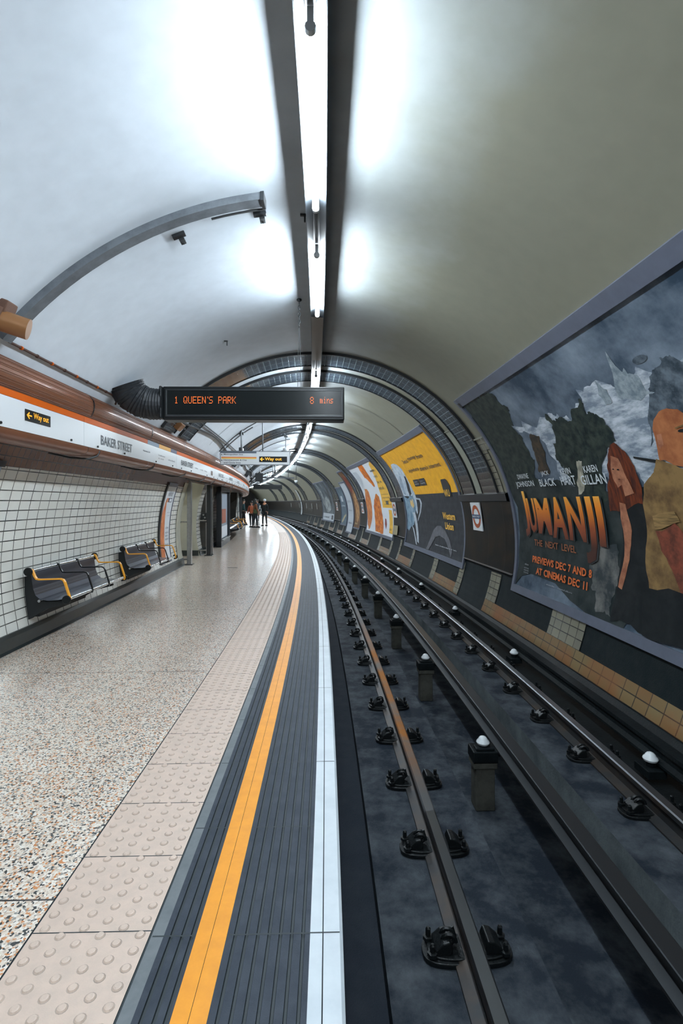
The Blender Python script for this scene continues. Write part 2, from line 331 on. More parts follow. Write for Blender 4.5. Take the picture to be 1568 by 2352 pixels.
def text(mb, txt, x0, y0, w, h, mi, mapf, off=0, bold=.0, shear=0, g=None, skew=0, res=2):
    """lettering fitted to a box w x h with its lower left corner at x0,y0"""
    if txt[0] == '~':                      # writing too small to read in the photo: letter-sized strokes
        r = random.Random(len(txt)*31+int(x0*100)); n = len(txt)-1; c = w/n
        for i in range(n):
            if txt[i+1] == ' ': continue
            hh = h*r.choice((.65, .65, .7, 1)); X = x0+i*c
            flat(mb, rect(X, y0, X+c*.22, y0+hh), mi, mapf, off, None)
            if r.random() < .7: flat(mb, rect(X+c*.52, y0, X+c*.74, y0+h*.65), mi, mapf, off, None)
            yb = r.choice((0, .28, .5)); flat(mb, rect(X+c*.22, y0+h*yb, X+c*.6, y0+h*(yb+.14)), mi, mapf, off, None)
        return
    cu = bpy.data.curves.new('lettering', 'FONT'); cu.body = txt; cu.resolution_u = res; cu.offset = bold; cu.shear = shear; cu.align_x = 'LEFT'
    ob = bpy.data.objects.new('lettering', cu); me = bpy.data.meshes.new_from_object(ob)
    bm = bmesh.new(); bm.from_mesh(me); bpy.data.objects.remove(ob); bpy.data.meshes.remove(me); bpy.data.curves.remove(cu)
    if not bm.verts: bm.free(); return
    a = min(v.co.x for v in bm.verts); b = max(v.co.x for v in bm.verts); c = min(v.co.y for v in bm.verts); d = max(v.co.y for v in bm.verts)
    for v in bm.verts:
        v.co.x = x0+(v.co.x-a)/(b-a)*w; yy = (v.co.y-c)/(d-c); v.co.y = y0+yy*h; v.co.x += skew*yy*h; v.co.z = 0
    bm.verts.index_update(); cutmap(mb, bm, mi, mapf, off, g); bm.free()
def rwall(sL, a0=-11.9):            # right wall seen from the track: x runs towards the camera
    def f(x, y, off): u, z = vault(a0+math.degrees(y/3.17), .02+off); return W(sL-x, u, z)
    return f
def lwall(sL, zb):                  # platform wall: x runs away from the camera
    a = zang(zb, -1)
    def f(x, y, off): u, z = vault(a-math.degrees(y/3.17), .02+off); return W(sL+x, u, z)
    return f
def vplane(sL, u, zb, sign=1):      # upright plane parallel to the tunnel
    def f(x, y, off): return W(sL+x*sign, u+off*(1 if sign > 0 else -1), zb+y)
    return f
def fplane(u0, y0, z0):             # local plane facing the camera (local coords of a thing)
    def f(x, y, off): return Vector((u0+x, y0-off, z0+y))
    return f

def words(t, name, m_, txt, x0, y0, w, h, mapf, off, bold=.02):
    def wid(q):
        cu = bpy.data.curves.new('q', 'FONT'); cu.body = q; ob = bpy.data.objects.new('q', cu); me = bpy.data.meshes.new_from_object(ob)
        xs = [v.co.x for v in me.vertices]; ys = [v.co.y for v in me.vertices]; r = (min(xs), max(xs), max(ys)-min(ys)); bpy.data.objects.remove(ob); bpy.data.meshes.remove(me); bpy.data.curves.remove(cu); return r
    tot = wid(txt); sc_ = w/(tot[1]-tot[0]); pos = 0
    for q in txt.split():
        i = txt.index(q, pos); pos = i+len(q); b = wid(txt[:pos]); a = b[1]-(wid(q)[1]-wid(q)[0]); mb = MB()
        text(mb, q, x0+(a-tot[0])*sc_, y0, (b[1]-a)*sc_, h*(wid(q)[2]/tot[2]), 0, mapf, off, bold); mb.build(name, m_, t, world=True, recalc=False)
SE = 96.0                            # end of what is built
SB = -9.0                            # start, behind the camera
# ================================================================= STRUCTURE
# ---- lining
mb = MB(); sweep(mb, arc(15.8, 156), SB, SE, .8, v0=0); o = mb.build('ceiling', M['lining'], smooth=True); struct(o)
# UV y: 0 at the track side springing, 8 at the platform side
# ---- platform floor: terrazzo, tactile strip, coping, yellow line, nosing
OPEN = [(12.8, 14.9), (15.75, 17.55), (22.6, 29.8)]
mb = MB()
UT = [-3.19, -2.6, -2.0, -1.5, -1.037]
sweep(mb, [(u, 0) for u in UT], SB, SE, .8)
for a, b in OPEN: sweep(mb, [(-6.2, 0), (-3.19, 0)], a-.02, b+.02, .8)
struct(mb.build('floor', M['terrazzo']))
mb = MB()                                                       # tactile strip: slabs with staggered domes
sweep(mb, [(-1.037, -.004), (-1.030, -.004)], SB, SE, .6, 1)
sweep(mb, [(-1.030, .001), (-.622, .001)], SB, SE, .6, 0)
sweep(mb, [(-.622, -.004), (-.6144, -.004)], SB, SE, .6, 1)
for k in range(0, 110):
    s = 1.451+.392*k
    if s < SE: sweep(mb, [(-1.03, .0016), (-.622, .0016)], s-.0022, s+.0022, .01, 1)
def dome(s, u, z, n, hi):
    c = W(s, u, z); vs = []; r = .0155; prof = [(1, 0), (.82, .0045), (.5, .0062)] if hi else [(1, 0), (.6, .006)]
    for q, h in prof:
        for j in range(n): t = 2*pi*j/n; vs.append((c.x+r*q*cos(t), c.y+r*q*sin(t), c.z+h))
    fs = [(i*n+j, i*n+(j+1) % n, (i+1)*n+(j+1) % n, (i+1)*n+j) for i in range(len(prof)-1) for j in range(n)]+[tuple((len(prof)-1)*n+j for j in range(n))]
    mb.add(vs, fs, 0)
k = 0
while True:
    s = 1.0763+k*.0653
    if s > 26: break
    for j in range(6): dome(s+(j % 2)*.0327, -.997+.0685*j, .001, 12 if s < 5 else 6, s < 5)
    k += 1
k = 0
while 1.06+k*.0653 < 12:
    for j in range(6):
        c = W(1.0763+k*.0653+(j % 2)*.0327, -.997+.0685*j, .0012); n = 12 if k < 60 else 7; r_ = .0185
        mb.add([(c.x+r_*cos(2*pi*i/n), c.y+r_*sin(2*pi*i/n), c.z) for i in range(n)], [tuple(range(n))], 2)
    k += 1
struct(mb.build('trim_1', [M['tactile'], M['joint'], mat('dome_rim_dirt', (.34, .27, .22), .6, ncol=(.55, .44, .36), noise=.9, nscale=6)], smooth=False))
mb = MB()                                                       # grooved coping slab
pr = [(-.6144, 0)]; ms = [1]; gm = [-.535, -.500, -.472]
def groove(u): 
    global pr, ms
    pr += [(u-.006, .0), (u-.004, -.006), (u+.004, -.006), (u+.006, 0)]; ms += [0, 2, 2, 2]
pr = [(-.6144, 0), (-.572, 0)]; ms = [1]
for u in (-.545, -.507, -.474):
    pr += [(u-.006, 0), (u-.004, -.007), (u+.004, -.007), (u+.006, 0)]; ms += [0, 2, 2, 2]
pr += [(-.4602, 0), (-.4602, .0015), (-.4085, .0015), (-.4075, 0), (-.4065, .0015), (-.3542, .0015), (-.3542, 0)]; ms += [0, 3, 3, 2, 3, 3, 3]
for i in range(7):
    u = -.325+i*.039
    pr += [(u-.006, 0), (u-.004, -.007), (u+.004, -.007), (u+.006, 0)]; ms += [0, 2, 2, 2]
pr += [(-.0665, 0)]; ms += [0]
sweep(mb, pr, SB, SE, .6, ms)
for k in range(150):
    s = .62+.6*k
    if s < SE: sweep(mb, [(-.61, .0006), (-.0665, .0006)], s-.003, s+.003, .01, 2)
struct(mb.build('trim_2', [M['grooved'], M['slabedge'], M['joint'], M['yellow']]))
mb = MB()                                                       # white nosing and platform face
sweep(mb, [(-.0665, .001), (-.024, .001), (-.022, -.001), (-.020, .001), (.036, .001), (.0469, -.008), (.0469, -.055), (-.02, -.055), (-.02, -.09), (-.12, -.09), (-.12, -.64)], SB, SE, .6, [0, 1, 1, 0, 0, 0, 1, 2, 2, 2])
for k in range(60):
    s = .62+1.2*k
    if s < SE: sweep(mb, [(-.0665, .0018), (.036, .0018)], s-.0025, s+.0025, .01, 1)
struct(mb.build('trim_3', [M['whiteline'], M['joint'], M['ledge']]))
# ---- track bed with the pit between the rails
mb = MB()
sweep(mb, [(-.12, -.61), (.245, -.61), (.253, -.565), (.96, -.56), (.965, -.95), (1.71, -.95), (1.712, -.50), (2.25, -.495), (2.26, -.56), (2.72, -.56), (2.86, -.45)], SB, SE, .6, [1, 2, 0, 3, 0, 3, 0, 2, 2, 2])
bed = struct(mb.build('track_bed', [M['concrete'], M['ledge'], M['oily'], M['pitwall']]))
# ---- right wall below the billboards: dark glazed panels with cream tile borders
A_LO, A_HI = -23.2, -9.0
mb = MB(); sweep(mb, arc(-30, A_LO, -.02), SB, SE, .8, 1)
sweep(mb, arc(A_LO, 15.9, -.004), SB, SE, .8, 0)
def patch(s0, s1, a0, a1, mi, off=.006): sweep(mb, arc(a0, a1, off, max(2, int(abs(a1-a0)/1.5))), s0, s1, .4, mi)
patch(-2, 9.2, -22.6, -18.6, 3)                                   # two stained rows
for s0, s1 in ((8.72, 9.2), (5.93, 6.77), (2.9, 3.7)): patch(s0, s1, -18.6, -9.6, 2, .007)
for base in (0, 7.75, 15.6, 23.5, 31.4):
    for s0, s1 in ((10.70, 11.02), (12.72, 13.1), (15.2, 15.48), (17.1, 17.35)):
        if (s0+base) < 60: patch(s0+base, s1+base, -22.3, -10, 2, .007)
    patch(10.70+base, 13.1+base, -22.6, -18.6, 3); patch(15.2+base, 17.35+base, -22.6, -18.6, 3)
struct(mb.build('wall_right', [M['darkpanel'], M['oily'], M['creamtile'], M['stainedtile']]))
# the long dark cable cover band
mb = MB()
GAPS = [(SB, 2.04), (8.165, 10.745), (16.665, 18.545), (24.255, 25.945), (32.21, 34.745), (40.36, SE)]
for g0, g1 in GAPS:
    sweep(mb, [vault(-9, 0), vault(-8.4, .07)]+arc(-8, 13.2, .045)+[vault(13.6, .09), vault(15.9, .09), vault(16.0, 0)], g0, g1, .6, [1]*2+[0]*10+[1]*3, caps=False)
for s0 in (8.55, 9.35, 10.45, 17.1, 17.9):
    sweep(mb, arc(-8, 13.2, .05), s0, s0+.012, 1, 1)
for i in range(40):
    sweep(mb, arc(-8, 13.2, .05), 41+i*1.2, 41.03+i*1.2, 1, 1)
struct(mb.build('trim_4', [M['bandpanel'], M['moulding']], smooth=True))
# ---- arch ribs in pairs
RIBS = [-7.4, .62-.0, 8.62, 16.62, 24.35, 32.4, 40.5, 48.5, 56.5, 64.5, 72.5]
RIBS[1] = -.15
ti = 5
for r0 in RIBS:
    for d in (0, 1.165):
        a = r0+d; mb = MB()
        A = [16.0, 23, 31, 113, 128, 142.5]; mm = [1, 1, 0, 2, 1]
        for (x0, x1), mi in zip(zip(A, A[1:]), (1, 3, 0, 2, 0)):
            sweep(mb, arc(x0, x1, .035), a+.03, a+.735, .3, mi, v0=rad(x0)*R)
        for e0, e1 in ((a, a+.03), (a+.735, a+.765)):
            pr = arc(16, 142.5, .045, 60); sweep(mb, pr, e0, e1, 1, 4)
        for e in (a, a+.765):
            S = [e, e+1e-4]; n = 60
            vs = []; 
            for i in range(n+1):
                an = 16+126.5*i/n; vs += [W(e, *vault(an, 0)), W(e, *vault(an, .045))]
            mb.add(vs, [(2*i, 2*i+1, 2*i+3, 2*i+2) for i in range(n)], 4)
        struct(mb.build('trim_%d' % ti, [M['navytile'], M['bronzetile'], M['ambertile'], M['navytile'], M['moulding']])); ti += 1
    # cream plate between the pair and cream tile pilaster beside it
    mb = MB(); sweep(mb, arc(16, 39.7, .02), r0+.80, r0+1.13, .4, 0); sweep(mb, arc(39.7, 40.1, .03), r0+.79, r0+1.14, .4, 0)
    sweep(mb, arc(16, 32, .012), r0-.22, r0-.005, .4, 1, v0=0); sweep(mb, arc(29.5, 33.5, .014), r0-.42, r0-.005, .4, 1)
    sweep(mb, arc(33.5, 34.0, .04), r0-.42, r0-.005, .4, 0)
    sweep(mb, arc(16, 30, .012), r0+1.94, r0+2.08, .4, 1)
    struct(mb.build('trim_%d' % ti, [M['creampanel'], M['creamtile']])); ti += 1
# panel seams: slim dark arcs across the lining
mb = MB()
for s in (12.44, 14.54, 20.4, 22.4, 28.2, 30.3, 36.4, 38.4):
    for d in (0, .05): sweep(mb, arc(47, 140, .006, 50), s+d, s+d+.012, 1, 0)
struct(mb.build('trim_%d' % ti, [M['moulding']])); ti += 1

# ---- platform wall
zs = zang(.16, -1); zt = zang(1.845, -1); zh = zang(2.06, -1)
mb = MB(); mbk = MB()
segs = []; p = SB
for a, b in OPEN+[(32.5, 34.5)]: segs.append((p, a)); p = b
segs.append((p, SE))
for s0, s1 in segs:
    sweep(mb, arc(zs, zt, 0, 20), s0, s1, .6, 0, v0=.0)
    sweep(mb, arc(zt, 156, 0, 6), s0, s1, .6, 1, v0=0)
    sweep(mbk, [(-3.20, .165), (-3.185, .165), (-3.165, .13), (-3.15, .02), (-3.12, .0)], s0, s1, .6, 0)
for a, b in OPEN+[(32.5, 34.5)]:
    sweep(mb, arc(zang(1.98, -1), 156, 0, 5), a, b, .6, 1)
# cream surround before the first opening
sweep(mb, arc(zs, zang(1.95, -1), .012, 20), 12.33, 12.8, .3, 2)
# tile pier between the openings, reveals and passage walls
def jamb(s, mi, u1=-6.2):
    n = 20; vs = []; 
    for i in range(n+1):
        z = 2.0*i/n; u = UC-math.sqrt(R*R-(z-ZC)**2); vs += [W(s, u, z), W(s, u1, z)]
    mb.add(vs, [(2*i, 2*i+1, 2*i+3, 2*i+2) for i in range(n)], mi, [(0, 0)]*len(vs))
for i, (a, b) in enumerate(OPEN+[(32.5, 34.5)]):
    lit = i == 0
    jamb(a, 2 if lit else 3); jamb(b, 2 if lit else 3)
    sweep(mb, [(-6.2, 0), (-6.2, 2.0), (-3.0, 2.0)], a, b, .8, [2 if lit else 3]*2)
    sweep(mbk, [(-6.18, 0), (-6.18, .16)], a, b, .6, 0)
    for e, sg in ((a, 1), (b, -1)):
        sweep(mbk, [(-6.2, .15), (-3.2, .15), (-3.2, 0)], e+sg*.012, e+sg*.014, 1, 0)
        mbk.add([W(e+sg*.012, -6.2, 0), W(e+sg*.012, -3.2, 0), W(e+sg*.012, -3.2, .15), W(e+sg*.012, -6.2, .15)], [(0, 1, 2, 3)], 0)
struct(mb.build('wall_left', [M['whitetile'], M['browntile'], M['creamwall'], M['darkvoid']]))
struct(mbk.build('baseboard_left', M['skirt']))
# ends of the built tunnel
mb = MB()
for e in (SB, SE-.5): mb.add([W(e, -6.3, -1.2), W(e, 3.4, -1.2), W(e, 3.4, 4.2), W(e, -6.3, 4.2)], [(0, 1, 2, 3)], 0)
struct(mb.build('wall_end', M['darkvoid']))

# ================================================================= LAMPS along the crown
mb = MB()
UL = -.085
pr = [(UL-.080, 3.975), (UL-.080, 3.768), (UL-.074, 3.768), (UL-.028, 3.785), (UL-.026, 3.80), (UL+.026, 3.80), (UL+.028, 3.785), (UL+.074, 3.77), (UL+.080, 3.77), (UL+.082, 3.975)]
sweep(mb, pr, SB, SE, .6, [1, 0, 0, 2, 2, 2, 0, 1, 1])
T0, TP, TL = 2.415, 2.235, 1.53
tr = mb.build('light_trunking', [M['trunk'], M['trunkside'], M['channel']])
tag(tr, 'long white lighting trunking fixed along the crown of the vault', 'trunking')
mb = MB(); sweep(mb, [(UL-.074, 3.765), (UL+.074, 3.755)], 6.4, 8.35, .4, 0); mb.build('blanking_plate', M['brownplate'], tr)['label'] = 'brown plate where a lamp is missing'
n_l = 0
for k in range(-5, 40):
    if k == 2: continue
    s0 = T0+TP*k; s1 = s0+TL
    if s1 > 90: break
    vis = k >= 0 and k != 2
    order = (k if k < 2 else k-1)
    if k < 0: lab = 'white fluorescent tube in the trunking just behind the camera position'
    elif order < 12: lab = 'lit white fluorescent tube on the crown, %s' % nth(order)
    else: lab = 'small lit fluorescent tube in the distant curving line of ceiling lights'
    t = thing('fluorescent_tube', lab, 'light', (s0+s1)/2, UL, 3.70, 'fluorescent tubes along the crown')
    mb = MB(); pts = [W(s, UL, 3.70) for s in srange(s0+.03, s1-.03, .3)]; mb.tube(pts, .024, 10 if order < 6 else 6); mb.build('glass_tube', M['tube'], t, world=True, smooth=True)
    for a, b in ((s0, s0+.03), (s1-.03, s1)):
        mb = MB(); mb.tube([W(a, UL, 3.70), W(b, UL, 3.70)], .026, 10); mb.box(W((a+b)/2, UL, 3.745), (.03, .02, .10)); mb.build('lamp_cap', M['cap'], t, world=True)

t = thing('fluorescent_tube', 'fluorescent tube under the ceiling inside the cream side passage, out of sight', 'light', 13.8, -4.6, 1.92)  # tube added out of view so that the passage walls brighten
mb = MB(); mb.tube([(0, -.6, 0), (0, .6, 0)], .02, 8); mb.build('glass_tube', mat('added_passage_tube', (1, 1, 1), .3, emit=(.95, .95, .85), es=45), t, smooth=True); mb = MB(); mb.box((0, 0, .045), (.08, 1.3, .04)); mb.build('batten', M['trunkside'], t)

# ================================================================= RAILS
def railprof(u, zt, base=.15, head=.034):
    w = .07
    return [(u-w, zt-base), (u-w, zt-base+.012), (u-.012, zt-base+.03), (u-.010, zt-.045), (u-head, zt-.036), (u-head, zt-.008), (u-head+.008, zt), (u+head-.008, zt), (u+head, zt-.008), (u+head, zt-.036), (u+.010, zt-.045), (u+.012, zt-base+.03), (u+w, zt-base+.012), (u+w, zt-base)]
for u, zt, lab, nm in ((.629, -.405, 'worn running rail nearest the platform edge, orange and steel coloured top', 'running_rail'), (2.076, -.346, 'shiny running rail on the far side by the wall', 'running_rail')):
    mb = MB(); sweep(mb, railprof(u, zt), SB, SE, .5, [0]*5+[1]*3+[0]*6, closed=True); tag(mb.build(nm, [M['railside'], M['railtop']]), lab, 'rail', 'steel rails of the track')
mb = MB(); sweep(mb, [(.629-.035, -.412), (.629-.026, -.4042), (.629+.026, -.4042), (.629+.035, -.412)], 3.2, 8.6, .3)  # orange tint over part of the rail head, fading out at both ends
rl = [o for o in bpy.data.objects if o.name == 'running_rail'][0]
rm = mat('rail_orange', (.52, .20, .035), .32, metal=.85, ncol=(.22, .23, .24), noise=1, nscale=2.2, detail=5)
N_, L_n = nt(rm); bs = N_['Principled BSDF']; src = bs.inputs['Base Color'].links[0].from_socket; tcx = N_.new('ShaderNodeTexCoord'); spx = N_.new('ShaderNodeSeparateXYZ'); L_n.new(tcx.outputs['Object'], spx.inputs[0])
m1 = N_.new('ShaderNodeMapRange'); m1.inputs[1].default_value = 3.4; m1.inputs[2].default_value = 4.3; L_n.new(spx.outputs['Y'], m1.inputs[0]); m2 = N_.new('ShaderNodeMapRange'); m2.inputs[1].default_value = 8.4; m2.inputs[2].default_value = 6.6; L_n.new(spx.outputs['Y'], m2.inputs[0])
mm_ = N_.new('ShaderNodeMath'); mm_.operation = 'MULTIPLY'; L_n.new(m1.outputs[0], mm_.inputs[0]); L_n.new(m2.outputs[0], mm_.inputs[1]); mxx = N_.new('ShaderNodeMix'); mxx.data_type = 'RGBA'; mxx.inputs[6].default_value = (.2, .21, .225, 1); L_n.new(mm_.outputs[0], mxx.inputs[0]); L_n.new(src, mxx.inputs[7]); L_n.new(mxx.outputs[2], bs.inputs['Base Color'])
mb.build('orange_film', rm, rl, world=True)['label'] = 'orange stretch of the rail head'
mb = MB(); zt = -.37; u = 1.43
sweep(mb, [(u-.08, zt-.11), (u-.08, zt-.095), (u-.025, zt-.08), (u-.025, zt-.03), (u-.05, zt-.025), (u-.05, zt-.004), (u-.045, zt), (u+.045, zt), (u+.05, zt-.004), (u+.05, zt-.025), (u+.025, zt-.03), (u+.025, zt-.08), (u+.08, zt-.095), (u+.08, zt-.11)], SB, SE, .5, closed=True)
tag(mb.build('conductor_rail', M['conductor']), 'dark conductor rail carried over the pit between the running rails', 'rail', 'steel rails of the track')
mb = MB(); u = 2.50; zt = -.31
sweep(mb, [(u-.07, zt-.13), (u-.07, zt-.11), (u-.03, zt-.09), (u-.03, zt-.04), (u-.05, zt-.03), (u-.05, zt), (u+.05, zt), (u+.05, zt-.03), (u+.03, zt-.04), (u+.03, zt-.09), (u+.07, zt-.11), (u+.07, zt-.13)], SB, SE, .5, closed=True)
tag(mb.build('conductor_rail', M['oily']), 'black conductor rail beside the foot of the tunnel wall', 'rail', 'steel rails of the track')
# rail chairs: casting with jaws, coil key and bolts
def make_chair():
    t = thing('rail_chair', '', 'rail chair', 2.4, .629, -.56, 'cast rail chairs')
    mb = MB(); out = []
    for i in range(28):
        a = 2*pi*i/28; out.append((math.copysign(abs(cos(a))**.55, cos(a))*.205, math.copysign(abs(sin(a))**.7, sin(a))*.088))
    mb.prism(out, 0, .022, axis='Z'); mb.prism([(x*.88, y*.82) for x, y in out], .022, .032, axis='Z'); bp_ = mb.build('base_plate', M['castiron'], t, bevel=.004)
    for sx in (-1, 1):
        mb = MB(); mb.prism([(sx*.078, .03), (sx*.16, .03), (sx*.15, .055), (sx*.115, .085), (sx*.085, .09), (sx*.072, .06)], -.05, .05); mb.build('jaw', M['castiron'], t, bevel=.006)
        mb = MB(); mb.lathe([(.024, 0), (.024, .016), (.012, .017), (.012, .045), (.007, .052)], (sx*.165, -.045, .03), 6); mb.build('bolt', M['castiron'], bp_)
        mb = MB(); mb.lathe([(.024, 0), (.024, .016), (.012, .017), (.012, .05), (.007, .056)], (sx*.168, .045, .03), 6); mb.build('bolt', M['castiron'], bp_)
    mb = MB()
    pts = [(-.085+.03*cos(a), -.03+.016*a/pi*1.0-.0, .075+.03*sin(a)) for a in [i*pi/5 for i in range(0, 22)]]
    mb.tube(pts, .010, 6); mb.build('spring_clip', M['castiron'], t, smooth=True)
    return t
ch0 = make_chair()
first = True
for side, (u, z, nm, st) in enumerate(((.629, -.56, 'the platform-side rail', 2.37), (2.076, -.50, 'the wall-side rail', 2.58))):
    for k in range(-2, 54):
        s = st+.71*k if side == 0 else st+.71*k
        o = ch0 if first else copytree(ch0); first = False
        place(o, s, u, z)
        if k < 0: lab = 'black cast rail chair holding %s, nearly below the camera' % nm
        elif k < 12: lab = 'black cast rail chair holding %s, %s' % (nm, nth(k))
        else: lab = 'small distant black rail chair holding %s' % nm
        o['label'] = lab; o['group'] = 'cast chairs under '+nm
# pillars in the pit carrying the centre conductor rail
def insul(t, z, sc=1):
    mb = MB(); mb.lathe([(.034, 0), (.05, .006), (.056, .02), (.05, .032), (.040, .040), (.036, .05), (.024, .062), (.006, .068)], (0, 0, z), 16, sx=.95); mb.build('insulator_cap', M['porcelain'], t, smooth=True)
def make_pillar():
    t = thing('insulator_pillar', '', 'pillar', 4.16, 1.26, -.95)
    mb = MB(); mb.box((.0, 0, .17), (.155, .14, .34), taper=1.0); mb.box((.0, 0, .36), (.19, .16, .05)); mb.build('concrete_post', M['pillar'], t, bevel=.01)
    mb = MB(); mb.box((.0, 0, .43), (.20, .17, .09)); mb.box((.10, 0, .44), (.16, .12, .03)); mb.box((0, -.03, .485), (.15, .08, .025)); ib = mb.build('iron_bracket', M['oily'], t, bevel=.008)
    insul(ib, .50); return t
p0 = make_pillar(); i = 0
for k in range(0, 20):
    s = 4.16+2.27*k; o = p0 if i == 0 else copytree(p0); i += 1; place(o, s, 1.255, -.95)
    o['label'] = ('concrete pillar with white insulator cap in the track pit, '+nth(k)) if 0 <= k < 12 else ('concrete pillar with white insulator cap in the pit below the camera frame' if k < 0 else 'small distant insulator pillar far down the track pit')
    o['group'] = 'pillars in the pit between the rails'
def make_ins():
    t = thing('rail_insulator', '', 'insulator', 3.8, 2.4, -.5)
    mb = MB(); mb.box((0, 0, .02), (.14, .18, .06)); mb.lathe([(.035, .05), (.035, .09)], (0, 0, 0), 12); ib = mb.build('insulator_foot', M['oily'], t, bevel=.005)
    insul(ib, .085); return t
p0 = make_ins(); i = 0
for k in range(-1, 17):
    s = 3.80+2.70*k; o = p0 if i == 0 else copytree(p0); i += 1; place(o, s, 2.40, -.51)
    o['label'] = ('white porcelain insulator between the far running rail and the wall, '+nth(k)) if 0 <= k < 12 else ('white insulator beside the wall, outside the camera frame' if k < 0 else 'small distant white insulator beside the wall foot')
    o['group'] = 'insulators by the wall'

# ================================================================= HEADER along the platform wall
E0, E1 = -8.5, 70
cowls = [-8.5, -5.2, -1.9, 2.1, 5.87, 7.97, 10.08, 12.1, 13.6, 15.7, 18.0, 20.6, 23.5, 26, 29, 32, 36, 40, 46, 54]
for i, (a, b) in enumerate(zip(cowls, cowls[1:])):
    q = i-3
    if q < 0: lab = 'bronze header cowl section above the platform wall, outside the frame'
    elif q < 10: lab = 'ribbed bronze cowl section above the station frieze, '+nth(q)
    else: lab = 'distant short bronze cowl section at the far end of the frieze'
    t = thing('header_cowl', lab, 'cowl', (a+b)/2, -2.62, 2.4, 'bronze header cowl sections')
    top = [(-2.64, 2.69), (-2.61, 2.682), (-2.575, 2.655), (-2.548, 2.61), (-2.538, 2.56), (-2.542, 2.51), (-2.56, 2.46), (-2.585, 2.424)]
    mb = MB(); sweep(mb, top, a+.006, b-.006, .5); mb.build('upper_cowl', M['cowl'], t, world=True, smooth=True)
    mb = MB()
    for (u0, z0), (u1, z1) in zip(top, top[1:]):
        for f in (.33, .66):
            u = u0+(u1-u0)*f; z = z0+(z1-z0)*f
            sweep(mb, [(u+.001, z-.004), (u+.005, z), (u+.001, z+.004)], a+.01, b-.01, .6)
    mb.build('cowl_ribs', M['cowl'], t, world=True)
    mb = MB()
    for s in (b-.006,): sweep(mb, [(u+.008, z+.006) for u, z in top], s-.012, s+.012, 1)
    mb.build('joint_strip', M['moulding'], t, world=True)
    mb = MB(); sweep(mb, [(-2.60, 2.106), (-2.605, 2.06), (-2.64, 2.025), (-2.70, 2.01), (-2.78, 2.01), (-2.87, 2.025), (-2.95, 2.05), (-3.00, 2.09)], a+.004, b-.004, .5); mb.build('lower_cowl', M['cowl'], t, world=True, smooth=True)
    if 0 <= q < 8:                                               # cable bow under the lower cowl
        sm = a+.3; mb = MB(); mb.tube([W(sm, -2.60, 2.09), W(sm-.02, -2.62, 2.03), W(sm-.10, -2.68, 1.99), W(sm-.3, -2.80, 1.985), W(sm-.5, -2.93, 2.02)], .012, 6)
        tag(mb.build('drooping_cable', M['cable'], smooth=True), 'black cable bow hanging under the frieze, '+nth(q), 'cable', 'cable bows under the frieze')
